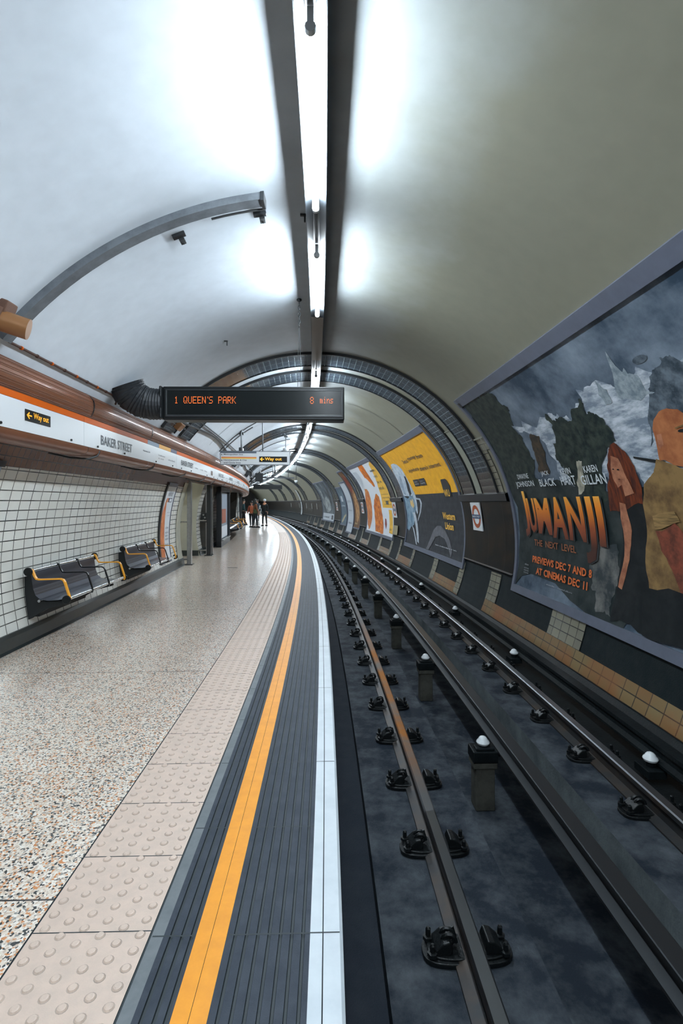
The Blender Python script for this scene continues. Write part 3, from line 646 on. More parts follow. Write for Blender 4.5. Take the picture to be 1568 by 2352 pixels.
# frieze boards with their lettering
def fr(sL): return lambda x, y, off: W(sL+x, -2.60+off, 2.106+y)
boards = [-8, -5, -1.6, 1.9, 5.744, 9.62, 13.9, 16.6, 19.1, 22.6, 26.1, 29.6, 33, 37, 42, 48, 55]
for i, (a, b) in enumerate(zip(boards, boards[1:])):
    q = i-3; f = fr(a); L_ = b-a
    names = ['way out arrow', 'large station name', 'second smaller station name', 'small brown square']
    if q < 0: lab = 'white frieze board outside the camera frame'
    elif q < 3: lab = 'white frieze board above the tiled wall with '+['a yellow way out sign', 'the largest station name', 'the second station name'][q]
    elif q < 12: lab = 'white frieze board with tiny lettering over the platform wall, '+nth(q)
    else: lab = 'farthest curved white frieze board at the bend'
    t = thing('frieze_board', lab, 'sign', (a+b)/2, -2.61, 2.11, 'white frieze boards')
    mb = MB(); sweep(mb, [(-2.602, 2.362), (-2.595, 2.362), (-2.595, 2.106), (-2.602, 2.106)], a+.003, b-.003, .5, closed=True, caps=True); mb.build('panel', M['signwhite'], t, world=True)
    # the coloured strip at the top of the board
    runs = [(a, b, 'orange')]
    if q == 1: runs = [(a, 7.90, 'orange'), (7.90, 8.49, 'blue'), (8.49, 9.20, 'gold'), (9.20, 9.62, 'navy')]
    for x0, x1, cn in runs:
        mm = {'orange': M['orange'], 'blue': plain('strip_blue', (.17, .25, .34)), 'gold': plain('strip_gold', (.75, .36, .03)), 'navy': plain('strip_navy', (.06, .06, .12))}[cn]
        mb = MB(); sweep(mb, [(-2.602, 2.424), (-2.588, 2.424), (-2.592, 2.364), (-2.602, 2.364)], x0+.002, x1-.002, .5, closed=True, caps=True); mb.build('colour_strip', mm, t, world=True)
    mb = MB()
    for s in ([a+.35, b-.3] + ([a+1.2, b-1.3] if q > 0 else [a+2.35])):
        p = W(s, -2.588, 2.132); mb.lathe([(.012, -.006), (.012, .006)], p, 8, axis='X')
    mb.build('fixing_screw', M['black'], t, world=True)
    mb = MB(); OF = .009
    if q == 0:
        m2 = MB(); flat(m2, rect(4.60-a, .098, 5.03-a, .198), 0, f, OF, None); m2.build('arrow_plate', M['black'], t, world=True)
        text(mb, 'Way out', 4.73-a, .115, .26, .068, 0, f, OF+.003, .02)
        flat(mb, [(x+4.62-4.185-a, y+.03) for x, y in ((4.185, .118), (4.225, .15), (4.235, .14), (4.215, .124), (4.27, .124), (4.27, .112), (4.215, .112), (4.235, .096), (4.225, .086))], 0, f, OF+.003, None)
        mb.build('lettering', M['ytext'], t, world=True)
    elif q == 1:
        text(mb, 'BAKER STREET', 6.19-a, .060, 1.04, .112, 0, f, OF, .015)
        mb.build('station_name', M['text'], t, world=True); mb = MB()
        for x, y, w, tx in ((7.70, .14, .33, '~mmmmmmm'), (8.46, .14, .4, '~mmmmmmmmmmm'), (8.46, .09, .3, '~mmm mmmmmm'), (9.05, .11, .45, '~mmmmmmmmmmm')): text(mb, tx, x-a, y-.01, w, .028, 0, f, OF)
        mb.build('lettering', M['text'], t, world=True)
    elif q >= 2:
        text(mb, 'BAKER STREET', {2: 9.98, 3: 14.5, 4: 17.0}.get(q, a+.7)-a, .085, {2: 1.04}.get(q, 1.0), .10, 0, f, OF, .012)
        for j in range(3): text(mb, ['~mmmmmmmm', '~mmm mmm', '~mmmm'][j], 1.6+j*.55, .1, .32, .03, 0, f, OF)
        mb.build('lettering', M['text'], t, world=True)
        if q == 2: m2 = MB(); flat(m2, rect(13.2-a, .06, 13.45-a, .17), 0, f, OF, None); m2.build('brown_plate', plain('plate_brown', (.09, .045, .025)), t, world=True)

# ================================================================= BILLBOARDS on the track wall
def board_frame(t, sN, sF, a0=-12.6, a1=47.0, w=.085, wb=.115, wt=.15, m=None):
    dg = lambda x: math.degrees(x/3.17); S = [(a0, a0+dg(wb)), (a1-dg(wt), a1)]
    pieces = [(sN, sF, *S[0]), (sN, sF, *S[1]), (sN, sN+w, S[0][1], S[1][0]), (sF-w, sF, S[0][1], S[1][0])]
    for s0, s1, x0, x1 in pieces:
        mb = MB(); n = max(2, int((x1-x0)/2)); inn = arc(x0, x1, .0, n); outr = arc(x0, x1, .045, n)
        sweep(mb, inn+outr[::-1], s0, s1, .5, closed=True, caps=True); mb.build('frame_rail', m or M['frame'], t, world=True)
def art(t, name, shapes, mats, mapf, g=.15, base=.0):
    mb = MB(); b0 = shapes[0][0]; X0 = min(p[0] for p in b0); X1 = max([p[0] for q, _ in shapes[:3] for p in q if len(q) == 4]+[p[0] for p in b0]); Y0 = min(p[1] for p in b0); Y1 = max([p[1] for q, _ in shapes[:3] for p in q if len(q) == 4]+[p[1] for p in b0])
    for i, (pts, mi) in enumerate(shapes):
        pts = [(min(max(x, X0), X1), min(max(y, Y0), Y1)) for x, y in pts]; q = []
        for p in pts:
            if not q or math.hypot(p[0]-q[-1][0], p[1]-q[-1][1]) > 1e-4: q.append(p)
        flat(mb, q, mi, mapf, base+i*.0009, g)
    return mb.build(name, mats, t, world=True, recalc=False)
N3 = lambda name, c1, c2, sc=6, st=None, lo=.4, hi=.62: mat(name, c1, .42, spec=.2, ncol=c2, noise=1, nscale=sc, coord='UV', detail=9, stretch=st, nlo=lo, nhi=hi)
# --- large film poster: stormy sky, generic mountains, forest and two plain figures
sL = 8.06; f = rwall(sL)
t = thing('film_billboard', 'huge framed dark stormy film poster with orange title on the right wall', 'billboard', 5.1, 3.0, .12)
board_frame(t, 2.05, 8.16)
J = {
'glow':[(1.01,2.52),(2.12,2.48),(2.35,2.4),(2.84,2.47),(3.23,2.62),(3.88,2.6),(4.6,2.5),(5.0,1.58),(3.29,1.54),(2.93,1.68),(1.78,1.65),(1.48,2.25)],
'mtn':[(3.93,2.43),(4.06,2.52),(4.23,2.58),(4.31,2.54),(4.6,2.47),(4.6,1.8),(3.56,1.89),(3.72,2.19)],
'spire':[(3.68,2.83),(3.68,2.79),(3.7,2.6),(3.75,2.63),(3.75,2.57),(3.84,2.53),(3.83,2.38),(3.92,2.34),(3.71,2.31),(3.49,2.37),(3.45,2.42),(3.53,2.55)],
'spire2':[(3.29,2.64),(3.37,2.51),(3.34,2.38),(3.23,2.37),(3.21,2.49)],
'cliffL':[(.0,3.1),(1.03,3.08),(1.2,3.04),(1.27,2.84),(1.21,2.66),(1.05,2.52),(1.16,2.29),(1.13,2.16),(1.22,1.99),(1.03,1.72),(1.19,1.53),(0.0,1.53)],
'trees':[(2.11,2.5),(2.16,2.4),(2.31,2.41),(2.52,2.33),(2.9,2.53),(2.86,2.39),(2.98,2.34),(3.08,2.23),(3.12,2.11),(3.03,1.98),(2.89,1.91),(2.62,1.5),(2.13,1.51),(1.91,1.84),(2.0,2.18)],
'trunk':[(1.46,2.33),(1.64,2.28),(1.59,2.05),(1.51,1.79),(1.18,1.81),(1.3,2.08)],
'fall':[(2.24,1.87),(2.35,1.86),(2.19,1.51),(2.05,1.46)],
'mist':[(2.28,0.9),(2.67,0.93),(2.68,0.59),(2.6,0.14),(2.28,0.16),(2.13,0.51)],
'lower':[(0.0,1.57),(3.29,1.53),(3.21,0.48),(2.85,0.08),(0.0,0.08)],
'hair':[(3.08,2.0),(3.19,1.89),(3.25,1.74),(3.26,1.51),(3.22,1.36),(2.64,1.28),(2.68,1.5),(2.81,1.78),(2.94,1.94)],
'face':[(2.93,1.87),(3.04,1.83),(3.06,1.68),(3.08,1.54),(2.96,1.56),(2.88,1.53),(2.84,1.63),(2.86,1.74)],
'body':[(2.94,1.5),(3.26,1.48),(3.18,0.98),(3.2,0.54),(3.25,0.09),(2.61,0.09),(2.62,0.3),(2.68,0.52),(2.79,0.94),(2.78,1.29)],
'arm':[(2.84,1.38),(2.94,1.36),(2.97,1.09),(2.89,0.79),(2.76,0.46),(2.69,0.48),(2.82,0.95),(2.81,1.22)],
'head':[(3.70,2.05),(3.76,2.12),(3.87,2.18),(3.97,2.19),(4.08,2.16),(4.16,2.08),(4.16,1.95),(4.12,1.78),(4.05,1.68),(3.9,1.68),(3.78,1.71),(3.7,1.76),(3.63,1.76),(3.66,1.88)],
'ear':[(3.72,1.99),(3.78,1.99),(3.75,1.89),(3.69,1.86),(3.68,1.9)],
'shirt':[(3.59,1.78),(3.72,1.73),(3.95,1.63),(4.3,1.62),(4.55,1.45),(4.6,0.46),(3.68,0.46),(3.48,0.48),(3.2,0.54),(3.15,0.85),(3.22,1.36),(3.31,1.55),(3.5,1.66)],
'cuff':[(3.34,1.25),(3.65,1.3),(3.7,1.21),(3.35,1.12)],
'forearm':[(3.35,1.11),(3.63,1.2),(3.72,1.11),(3.78,.85),(3.9,.6),(3.68,0.46),(3.53,0.77),(3.4,0.93)],
'pants':[(3.14,0.55),(4.6,0.47),(4.6,0.09),(3.18,0.09)],
'bridge':[(3.28,1.83),(3.58,1.77),(3.57,1.74),(3.28,1.81)]}
mats = [N3('poster_sky', (.025, .045, .07), (.22, .27, .33), 1.1, lo=.38, hi=.72), N3('poster_snow', (.16, .20, .25), (.50, .55, .60), 5, (.7, 2.2, 1)), N3('poster_rock', (.03, .045, .06), (.12, .15, .18), 6), N3('poster_stone', (.13, .17, .20), (.30, .35, .38), 9),
 N3('poster_forest', (.006, .014, .016), (.035, .05, .04), 9), N3('poster_bark', (.07, .05, .03), (.02, .02, .018), 10), N3('poster_fall', (.45, .42, .33), (.2, .2, .16), 6), N3('poster_mist', (.03, .04, .045), (.17, .17, .16), 3),
 N3('poster_night', (.008, .016, .018), (.035, .045, .045), 3), N3('poster_hair', (.16, .035, .012), (.04, .012, .01), 8, (3, .6, 1)), N3('poster_skin', (.42, .18, .10), (.24, .09, .05), 7), N3('poster_black', (.006, .009, .011), (.015, .018, .02), 5),
 N3('poster_tan', (.40, .15, .06), (.26, .085, .035), 5), N3('poster_khaki', (.24, .15, .06), (.11, .065, .03), 4), N3('poster_cuff', (.32, .20, .08), (.12, .08, .035), 8, (.5, 7, 1)), N3('poster_redbrown', (.22, .06, .035), (.09, .03, .02), 8)]
sh = [(rect(-.02, .06, 5.95, 3.16), 0), (rough(J['glow'], .28, 3, 4), 1), (rough(J['mtn'], .25, 5, 4), 2), (rect(4.6, .06, 5.95, 1.5), 8), (rough(J['spire'], .10, 2, 2), 3), (rough(J['spire2'], .15, 4, 2), 3), (ell(3.98, 2.64, .09, .035), 2),
 (rough(J['cliffL'], .3, 8, 4), 4), (rough(J['trunk'], .2, 9, 3), 5), (rough(J['lower'], .12, 12, 3), 8), (rough(J['trees'], .35, 11, 4), 4), (rough(J['fall'], .2, 13, 3), 6), (rough(J['mist'], .3, 14, 4), 7), (J['bridge'], 11),
 (rough(J['body'], .08, 15, 2), 11), (rough(J['hair'], .12, 16, 3), 9), (rough(J['face'], .05, 17, 2), 10), (rough(J['arm'], .05, 18, 2), 10), (rough(J['shirt'], .06, 21, 3), 13), (rough(J['head'], .03, 19, 2), 12), (rough(J['ear'], .05, 20, 2), 10),
 ([(2.97, 1.58), (3.09, 1.62), (3.13, 1.47), (2.97, 1.44)], 10), (ell(2.905, 1.73, .016, .007), 11), (ell(2.985, 1.72, .020, .008), 11), (ell(2.955, 1.62, .018, .006), 15), (ell(4.03, 1.985, .045, .013), 11), ([(3.97, 2.02), (4.10, 2.035), (4.10, 2.02), (3.97, 2.008)], 13), (rough(J['forearm'], .08, 22, 2), 15), (rough(J['cuff'], .06, 23, 2), 14), (rough(J['pants'], .08, 24, 3), 11)]
art(t, 'poster', sh, mats, f)
mb = MB(); z = .024
for tx, x, y, w, h in (('DWAYNE', .47, 1.735, .38, .075), ('JOHNSON', .33, 1.59, .62, .11), ('JACK', 1.27, 1.735, .22, .075), ('BLACK', 1.13, 1.60, .46, .105), ('KEVIN', 1.80, 1.735, .25, .075), ('HART', 1.74, 1.60, .36, .11), ('KAREN', 2.35, 1.725, .28, .08), ('GILLAN', 2.22, 1.585, .51, .115)):
    mb = MB(); text(mb, tx, x, y, w, h, 0, f, z, .012); mb.build('name_lettering', plain('poster_white_text', (.55, .60, .62)), t, world=True, recalc=False)
gm = bpy.data.materials.new('title_gradient'); gm.use_nodes = True; NN, LL = nt(gm); tc = NN.new('ShaderNodeTexCoord'); sp = NN.new('ShaderNodeSeparateXYZ'); LL.new(tc.outputs['UV'], sp.inputs[0])
mr = NN.new('ShaderNodeMapRange'); mr.inputs[1].default_value = .85; mr.inputs[2].default_value = 1.5; LL.new(sp.outputs['Y'], mr.inputs[0]); cr = NN.new('ShaderNodeValToRGB'); e = cr.color_ramp.elements
e[0].position = 0; e[0].color = (.05, .012, .005, 1); e[1].position = 1; e[1].color = (.85, .42, .06, 1); q = e.new(.35); q.color = (.30, .06, .012, 1); q = e.new(.72); q.color = (.75, .22, .01, 1)
LL.new(mr.outputs[0], cr.inputs[0]); LL.new(cr.outputs[0], NN['Principled BSDF'].inputs['Base Color'])
for pas, (mm, zz, dx) in enumerate(((M['blackmatt'], z-.001, .03), (gm, z+.002, 0))):
    for tx, x, y0, y1, w in (('J', .36, .86, 1.55, .16), ('U', .53, .93, 1.44, .24), ('M', .80, .93, 1.44, .42), ('A', 1.24, .90, 1.45, .42), ('N', 1.69, .90, 1.45, .40), ('J', 2.07, .66, 1.45, .24), ('I', 2.37, .88, 1.45, .13)):
        mb = MB(); text(mb, tx, x+dx, y0-dx*.3, w, y1-y0, 0, f, zz, .03, g=.15)
        mb.build('letter_shadow' if not pas else 'title_letter', mm, t, world=True, recalc=False)
words(t, 'subtitle_lettering', plain('subtitle_red', (.26, .08, .025)), 'THE  NEXT  LEVEL', .62, .745, 1.20, .09, f, z, .012)
DO = plain('date_orange', (.62, .13, .02))
words(t, 'date_lettering', DO, 'PREVIEWS DEC 7 AND 8', .56, .49, 1.62, .10, f, z, .03); words(t, 'date_lettering', DO, 'AT CINEMAS DEC 11', .70, .335, 1.40, .10, f, z, .03)
mb = MB(); text(mb, '~mmmmmmmm   mmmmmmmmmmmmm', 1.06, .235, .72, .022, 0, f, z, .01); text(mb, '~mmmm', .30, .42, .15, .03, 0, f, z)
for k in range(3): text(mb, '~mmmmmmmm', .28, .37-.035*k, .17, .02, 0, f, z)
mb.build('small_lettering', plain('small_grey_text', (.3, .32, .34)), t, world=True, recalc=False)
mb = MB(); f2 = rwall(8.12); flat(mb, rect(.03, 3.10, .11, 3.19), 0, f2, .03, None); mb.build('corner_plate', M['moulding'], t, world=True)

# --- yellow and black money transfer poster
sL = 16.55; f = rwall(sL)
t = thing('money_billboard', 'framed poster, yellow above and black below, on the right wall beyond the roundel', 'billboard', 13.7, 3.0, .12)
board_frame(t, 10.75, 16.66)
Wd = {
'plate':[(0.4,2.68),(0.8,2.68),(1.1,2.62),(1.36,2.44),(1.37,2.14),(1.48,1.83),(1.61,1.58),(1.48,1.07),(1.37,1.01),(1.16,1.29),(0.92,1.55),(0.44,1.57),(0.0,1.58),(0.0,2.41),(0.1,2.53)],
'fork':[(0.58,2.25),(0.74,2.22),(0.52,1.93),(0.44,1.57),(0.19,1.66),(0.12,1.96)],
'dark':[(1.14,2.22),(1.3,2.19),(1.29,1.92),(1.21,1.64),(0.92,1.55),(0.85,1.75)],
'handle':[(1.61,1.51),(2.07,1.48),(2.16,1.35),(1.86,1.08),(1.47,0.84),(1.38,0.79),(1.45,0.9),(1.77,1.11),(1.98,1.32),(1.95,1.44),(1.56,1.46)],
'bowl':[(0.0,1.58),(1.29,1.58),(1.37,1.26),(0.89,0.67),(0.24,0.46),(0.0,0.52)],
'splash':[(0.83,1.47),(1.16,1.47),(1.17,1.25),(0.93,1.21),(0.74,1.29)],
'stick1':[(0.83,1.06),(1.16,1.06),(1.67,0.17),(1.42,0.21)],'stick2':[(0.65,0.66),(0.9,0.57),(1.49,0.1),(1.32,0.13)],
'arch':[(2.52,0.09),(2.74,0.31),(3.12,0.64),(3.49,0.77),(3.84,0.78),(4.23,0.67),(4.61,0.47),(4.87,0.23),(4.81,0.1),(4.57,0.27),(4.19,0.48),(3.73,0.53),(3.32,0.47),(2.93,0.19),(2.79,0.09)],
'logo':[(4.66,1.90),(4.72,1.93),(5.08,1.93),(5.16,1.88),(5.24,1.75),(5.12,1.50),(4.55,1.50),(4.60,1.66)]}
mats = [N3('ad_yellow', (.78, .40, .02), (.66, .32, .02), 5), N3('ad_black', (.022, .026, .032), (.04, .045, .052), 5), N3('ad_plate', (.55, .62, .68), (.30, .38, .46), 4), N3('ad_cutlery', (.2, .26, .34), (.34, .42, .5), 5), N3('ad_pale', (.45, .5, .55), (.3, .35, .4), 6),
 N3('ad_bluebowl', (.10, .19, .27), (.26, .36, .44), 4), N3('ad_splash', (.7, .42, .08), (.5, .5, .4), 8), N3('ad_arch', (.10, .105, .12), (.14, .145, .16), 6), plain('ad_logo_black', (.02, .02, .02))]
sh = [(rect(-.02, .06, 5.82, 1.60), 1), (rect(-.02, 1.60, 5.82, 3.16), 0), (Wd['plate'], 2), (rough(Wd['bowl'], .1, 31, 3), 5), (Wd['fork'], 3), (rough(Wd['dark'], .1, 4, 2), 1), (Wd['handle'], 4), (rough(Wd['splash'], .2, 7, 3), 6), (Wd['stick1'], 4), (Wd['stick2'], 4), (Wd['arch'], 7), (rect(2.0, 1.84, 2.62, 2.04), 8), (rect(2.67, 1.84, 3.29, 2.04), 8), (Wd['logo'], 8)]
art(t, 'poster', sh, mats, f); z = .018
words(t, 'slogan_lettering', M['text'], 'Send money from', 2.05, 2.57, 2.25, .15, f, z, .012); words(t, 'slogan_lettering', M['text'], "anywhere there's internet.", 2.08, 2.24, 3.2, .15, f, z, .012)
mb = MB(); text(mb, 'Western', 4.10, .96, 1.0, .17, 0, f, z, .025); text(mb, 'Union', 4.25, .72, .68, .17, 0, f, z, .025); text(mb, 'WU', 4.62, 1.51, .44, .17, 0, f, z, .02)
mb.build('name_lettering', plain('ad_yellow_text', (.80, .45, .06)), t, world=True, recalc=False)
mb = MB(); text(mb, 'App Store', 2.1, 1.88, .45, .05, 0, f, z); text(mb, 'Available', 2.1, 1.96, .35, .03, 0, f, z); text(mb, 'Google Play', 2.75, 1.88, .48, .05, 0, f, z); text(mb, 'Get it on', 2.75, 1.96, .3, .03, 0, f, z)
text(mb, '~mmmmmmmm mmm mmmmmmm mmmmmm mm mmm mmmmmm', 3.42, .27, 1.8, .03, 0, f, z); mb.build('badge_lettering', plain('ad_white_text', (.55, .57, .6)), t, world=True, recalc=False)

# --- food poster
sL = 24.15; f = rwall(sL)
t = thing('food_billboard', 'white poster with orange loaves and a yellow text column on the right wall', 'billboard', 21.3, 3.0, .12)
board_frame(t, 18.55, 24.25, w=.05)
Fd = {
'yellow':[(4.74,2.96),(5.55,3.14),(5.55,1.15),(3.61,1.15),(3.77,1.6),(3.9,2.01),(4.33,2.52)],
'red1':[(5.3,3.1),(5.5,3.1),(5.5,2.7),(5.39,2.84)],
'stick':[(2.49,3.08),(3.03,3.1),(3.57,3.07),(3.43,2.86),(3.3,2.46),(3.39,2.22),(3.31,2.03),(3.05,2.04),(2.77,2.21),(2.14,2.49),(2.24,2.89)],
'loaf1':[(0.73,2.01),(1.24,2.0),(1.45,1.85),(1.36,1.49),(1.2,1.01),(1.15,0.72),(0.84,0.23),(0.61,0.12),(0.14,0.34),(0.0,0.7),(0.0,1.4)],
'loaf2':[(2.15,1.49),(3.01,1.74),(3.34,1.61),(3.32,1.39),(3.32,0.96),(3.62,0.45),(3.76,0.1),(3.16,0.1),(2.12,0.11),(1.74,0.74),(1.73,1.2)],
'dot':[(3.93,0.73),(4.13,0.71),(4.27,0.51),(4.18,0.31),(3.9,0.5)],'bar':[(4.71,1.08),(5.24,1.07),(5.43,0.19),(4.8,0.21)],'leaf':[(5.5,2.48),(5.55,2.4),(5.5,2.13),(5.45,2.05),(5.3,2.21)]}
mats = [plain('food_white', (.62, .66, .70)), N3('food_yellow', (.80, .48, .06), (.7, .38, .05), 5), N3('food_orange', (.75, .22, .02), (.35, .07, .01), 3), N3('food_crust', (.42, .10, .03), (.65, .28, .08), 4), N3('food_crispy', (.75, .25, .03), (.3, .05, .015), 5), plain('food_red', (.22, .03, .015)), N3('food_leaf', (.12, .1, .05), (.3, .2, .1), 8), plain('food_grey', (.35, .42, .48))]
sh = [(rect(-.02, .06, 5.62, 3.16), 0), (Fd['yellow'], 1), (Fd['red1'], 5), (rough(Fd['stick'], .1, 3, 3), 2), (rough(Fd['loaf1'], .06, 4, 3), 3), (rough(Fd['loaf2'], .06, 6, 3), 4), (Fd['dot'], 5), (Fd['bar'], 1), (Fd['leaf'], 6)]+[(rect(.35+.22*k, 1.95+.1*k, .40+.22*k, 2.9), 7) for k in range(5)]
art(t, 'poster', sh, mats, f)
mb = MB(); z = .012
for tx, x, y, w in (('~mmmm', 4.15, 2.66, .9), ('~mmmmmm', 4.1, 2.40, .8), ('~mmmm mmm', 4.15, 2.15, .92), ('~mmmmmmm', 4.0, 1.89, 1.0)): text(mb, tx, x, y, w, .13, 0, f, z, .02)
for k in range(4): flat(mb, rect(4.0+.02*k, 1.68-.13*k, 5.35, 1.69-.13*k), 0, f, z, None)
flat(mb, rect(4.45, 1.28, 4.9, 1.42), 0, f, z, None); text(mb, '~mmmmm mm', 4.88, .3, .32, .12, 0, f, z)
mb.build('lettering', plain('food_text', (.08, .09, .07)), t, world=True, recalc=False)

# --- smaller and farther posters on the same wall
def small_board(name, label, sN, sF, shapes, mats, txt=None, a0=-11.9, a1=46.5, fr_m=None, tc=(.1, .12, .14)):
    t = thing(name, label, 'poster', (sN+sF)/2, 3.0, .12); board_frame(t, sN, sF, a0=a0-.7, a1=a1+.4, w=.05, wb=.08, wt=.08, m=fr_m)
    f = rwall(sF-.04, a0); art(t, 'poster', shapes, mats, f)
    if txt:
        mb = MB()
        for tx, x, y, w, h in txt: text(mb, tx, x, y, w, h, 0, f, .01, .02)
        mb.build('lettering', plain('poster_text_%s' % name, tc), t, world=True, recalc=False)
    return t
hgt = lambda a0, a1: rad(a1-a0)*3.17
small_board('painting_poster', 'dark golden brown poster on the right wall just past the food poster', 25.95, 27.75, [(rect(0, 0, 1.72, hgt(-11.9, 46.5)), 0), (rough(ell(.9, 1.2, .5, .9, 12), .2, 3, 3), 1), (rough(ell(.6, 2.4, .4, .5, 12), .3, 5, 3), 2)], [N3('golden_scene', (.22, .11, .04), (.05, .02, .012), 3), N3('golden_light', (.5, .3, .12), (.2, .07, .03), 4), N3('golden_red', (.25, .03, .015), (.1, .03, .02), 4)], [('~mmmmm', .3, .2, .9, .12)], tc=(.5, .4, .2))
small_board('white_poster', 'narrow white poster with small grey lettering between golden and blue posters', 27.9, 29.85, [(rect(0, 0, 1.87, hgt(-18, 35)), 0)], [plain('paper_white', (.42, .46, .50))], [('~m m m m m m m m', .3, 1.7, 1.1, .16), ('~mmm mmm', .4, 1.2, .9, .1), ('~mmmm mmmmm', .4, .5, .9, .12)], -18, 35)
small_board('blue_poster', 'small dark blue poster with a white square right after the narrow white one', 30.1, 32.2, [(rect(0, 0, 2.0, hgt(-11.9, 30)), 0), (rect(.5, 1.4, 1.2, 1.75), 1), (rough([(.3, .2), (1.6, .7), (1.7, .6), (.5, .1)], .1, 2, 2), 2)], [N3('navy_scene', (.05, .09, .13), (.12, .17, .2), 3), plain('paper_white', (.42, .46, .50)), plain('sand', (.4, .34, .2))], [('~mmmmmmmm', .3, 1.1, 1.3, .14)], -11.9, 30, tc=(.5, .55, .6))
small_board('figure_poster', 'large dark grey poster with a pale group scene, farthest on the right wall', 34.75, 40.35, [(rect(0, 0, 5.5, hgt(-11.9, 42)), 0), (rect(.3, .06, 5.2, .55), 1), (rough(ell(2.7, 1.2, 1.3, .5, 14), .3, 4, 3), 2), (rough(ell(1.0, 2.0, .35, .9, 12), .3, 6, 3), 2), (rough(ell(4.4, 1.9, .4, .8, 12), .3, 9, 3), 3), (rect(4.2, .15, 4.9, .45), 3)], [N3('dim_scene', (.03, .045, .055), (.14, .17, .19), 1.2), plain('paper_white', (.42, .46, .50)), N3('pale_group', (.35, .38, .38), (.06, .08, .09), 3), N3('dim_scene2', (.015, .02, .025), (.08, .09, .1), 3)], [('~mm mmmmmmm mmm', .6, .22, 2.6, .16)], -11.9, 42)

# --- station roundels in the rib gaps
def roundel(s0, s1, z0, z1, lab):
    sL = s1; a0 = zang(z0); hh = rad(zang(z1)-a0)*R; ww = s1-s0
    def f(x, y, off): u, z = vault(a0+math.degrees(y/R), .075+off); return W(sL-x, u, z)
    t = thing('station_roundel', lab, 'sign', (s0+s1)/2, 3.02, z0, 'station roundels on the track wall')
    mb = MB(); n = 6; sweep(mb, [vault(a0, .05)]+[vault(a0+(zang(z1)-a0)*i/n, .075) for i in range(n+1)]+[vault(zang(z1), .05)], s0, s1, .3, 0, caps=True); mb.build('plate', M['signwhite'], t, world=True)
    mb = MB(); ring(mb, ww/2, hh/2, ww*.29, ww*.43, 0, f, .004, 24); mb.build('ring', plain('roundel_ring', (.36, .07, .015)), t, world=True, recalc=False)
    mb = MB(); flat(mb, rect(ww*.05, hh*.43, ww*.95, hh*.57), 0, f, .007, None); br_ = mb.build('bar', plain('roundel_blue', (.02, .06, .14)), t, world=True, recalc=False)
    mb = MB(); text(mb, 'BAKER STREET', ww*.1, hh*.465, ww*.8, hh*.07, 0, f, .010, .01); mb.build('lettering', M['signwhite'], br_, world=True, recalc=False)
roundel(9.60, 10.13, .955, 1.505, 'white square plate with red ring roundel on the brown band before the yellow poster')
roundel(17.9, 18.42, .955, 1.505, 'roundel plate between the yellow poster and the food poster')
roundel(24.75, 25.3, .955, 1.505, 'small roundel plate between the food poster and the golden poster')
roundel(33.2, 33.75, .955, 1.505, 'tiny distant roundel plate just before the farthest poster')
for s0 in (18.0,):
    t = thing('notice_plate', 'small cream notice below the roundel beside the food poster', 'sign', 18.1, 3.05, .2); mb = MB(); sweep(mb, [vault(-8, .04)]+[vault(-8+i*2, .075) for i in range(4)], 17.75, 18.4, .3); mb.build('plate', plain('notice_cream', (.30, .26, .15)), t, world=True)

# ================================================================= PLATFORM WALL THINGS
# narrow poster beyond the second bench
f = lwall(10.93, .27); sA = zang(.27, -1); sB = zang(1.83, -1); hp = rad(sA-sB)*3.17
t = thing('wall_poster', 'narrow white and orange poster on the tiles behind the second bench', 'poster', 11.3, -3.24, .27)
for s0, s1, x0, x1 in ((10.84, 10.93, sA+1, sB-.5), (11.66, 11.70, sA+1, sB-.5), (10.93, 11.66, sA+1, sA), (10.93, 11.66, sB, sB-1.5)):
    mb = MB(); inn = arc(x0, x1, 0, 14); sweep(mb, inn+arc(x0, x1, .03, 14)[::-1], s0, s1, .5, closed=True, caps=True); mb.build('frame_rail', M['moulding'] if s0 < 10.9 else M['frame'], t, world=True)
art(t, 'poster', [(rect(0, 0, .73, hp), 0), (rough([(.0, .05), (.33, .0), (.34, .6), (.30, .95), (.26, 1.15), (.17, 1.33), (.10, 1.1), (.03, .8), (.0, .6)], .06, 3, 3), 1), (rough([(.03, .8), (.12, .8), (.2, 1.12), (.13, 1.2)], .1, 5, 3), 2), (rect(.2, 1.23, .62, 1.32), 3), (rect(.2, 1.23, .32, 1.32), 2), (rect(.40, 1.245, .58, 1.305), 0)],
    [plain('poster_white', (.60, .64, .68)), N3('poster_orange', (.62, .22, .08), (.42, .12, .05), 4), N3('poster_redorange', (.5, .1, .04), (.7, .35, .2), 7), plain('poster_navy', (.03, .05, .09))], f)
mb = MB(); text(mb, 'velvoir', .18, 1.36, .38, .13, 0, f, .008, .0)
for y, tx in ((1.0, '~mmm mmm'), (.93, '~mm mmmm'), (.66, '~mmm'), (.56, '~mmmmmm'), (.49, '~mmmm'), (.42, '~mmmmmm'), (.30, '~mm mm')): text(mb, tx, .40, y, .25, .045 if y < .7 else .02, 0, f, .008)
mb.build('lettering', plain('poster_bluegrey_text', (.06, .10, .15)), t, world=True, recalc=False)
# poster edge just inside the frame at far left
t = thing('wall_poster', "sliver of an orange poster in pale blue frame at the tiled wall's left edge", 'poster', 4.9, -3.2, .3)
mb = MB(); sweep(mb, arc(zang(1.3, -1), zang(1.83, -1), .012, 8), 4.2, 4.98, .4); mb.build('poster', M['orange'], t, world=True)
mb = MB(); sweep(mb, arc(zang(1.3, -1), zang(1.84, -1), .02, 8), 4.98, 5.08, .4); sweep(mb, arc(zang(1.84, -1), zang(1.9, -1), .025, 4), 4.2, 5.12, .4, 1); mb.build('frame_rail', [plain('pale_blue_frame', (.30, .38, .48)), M['moulding']], t, world=True)
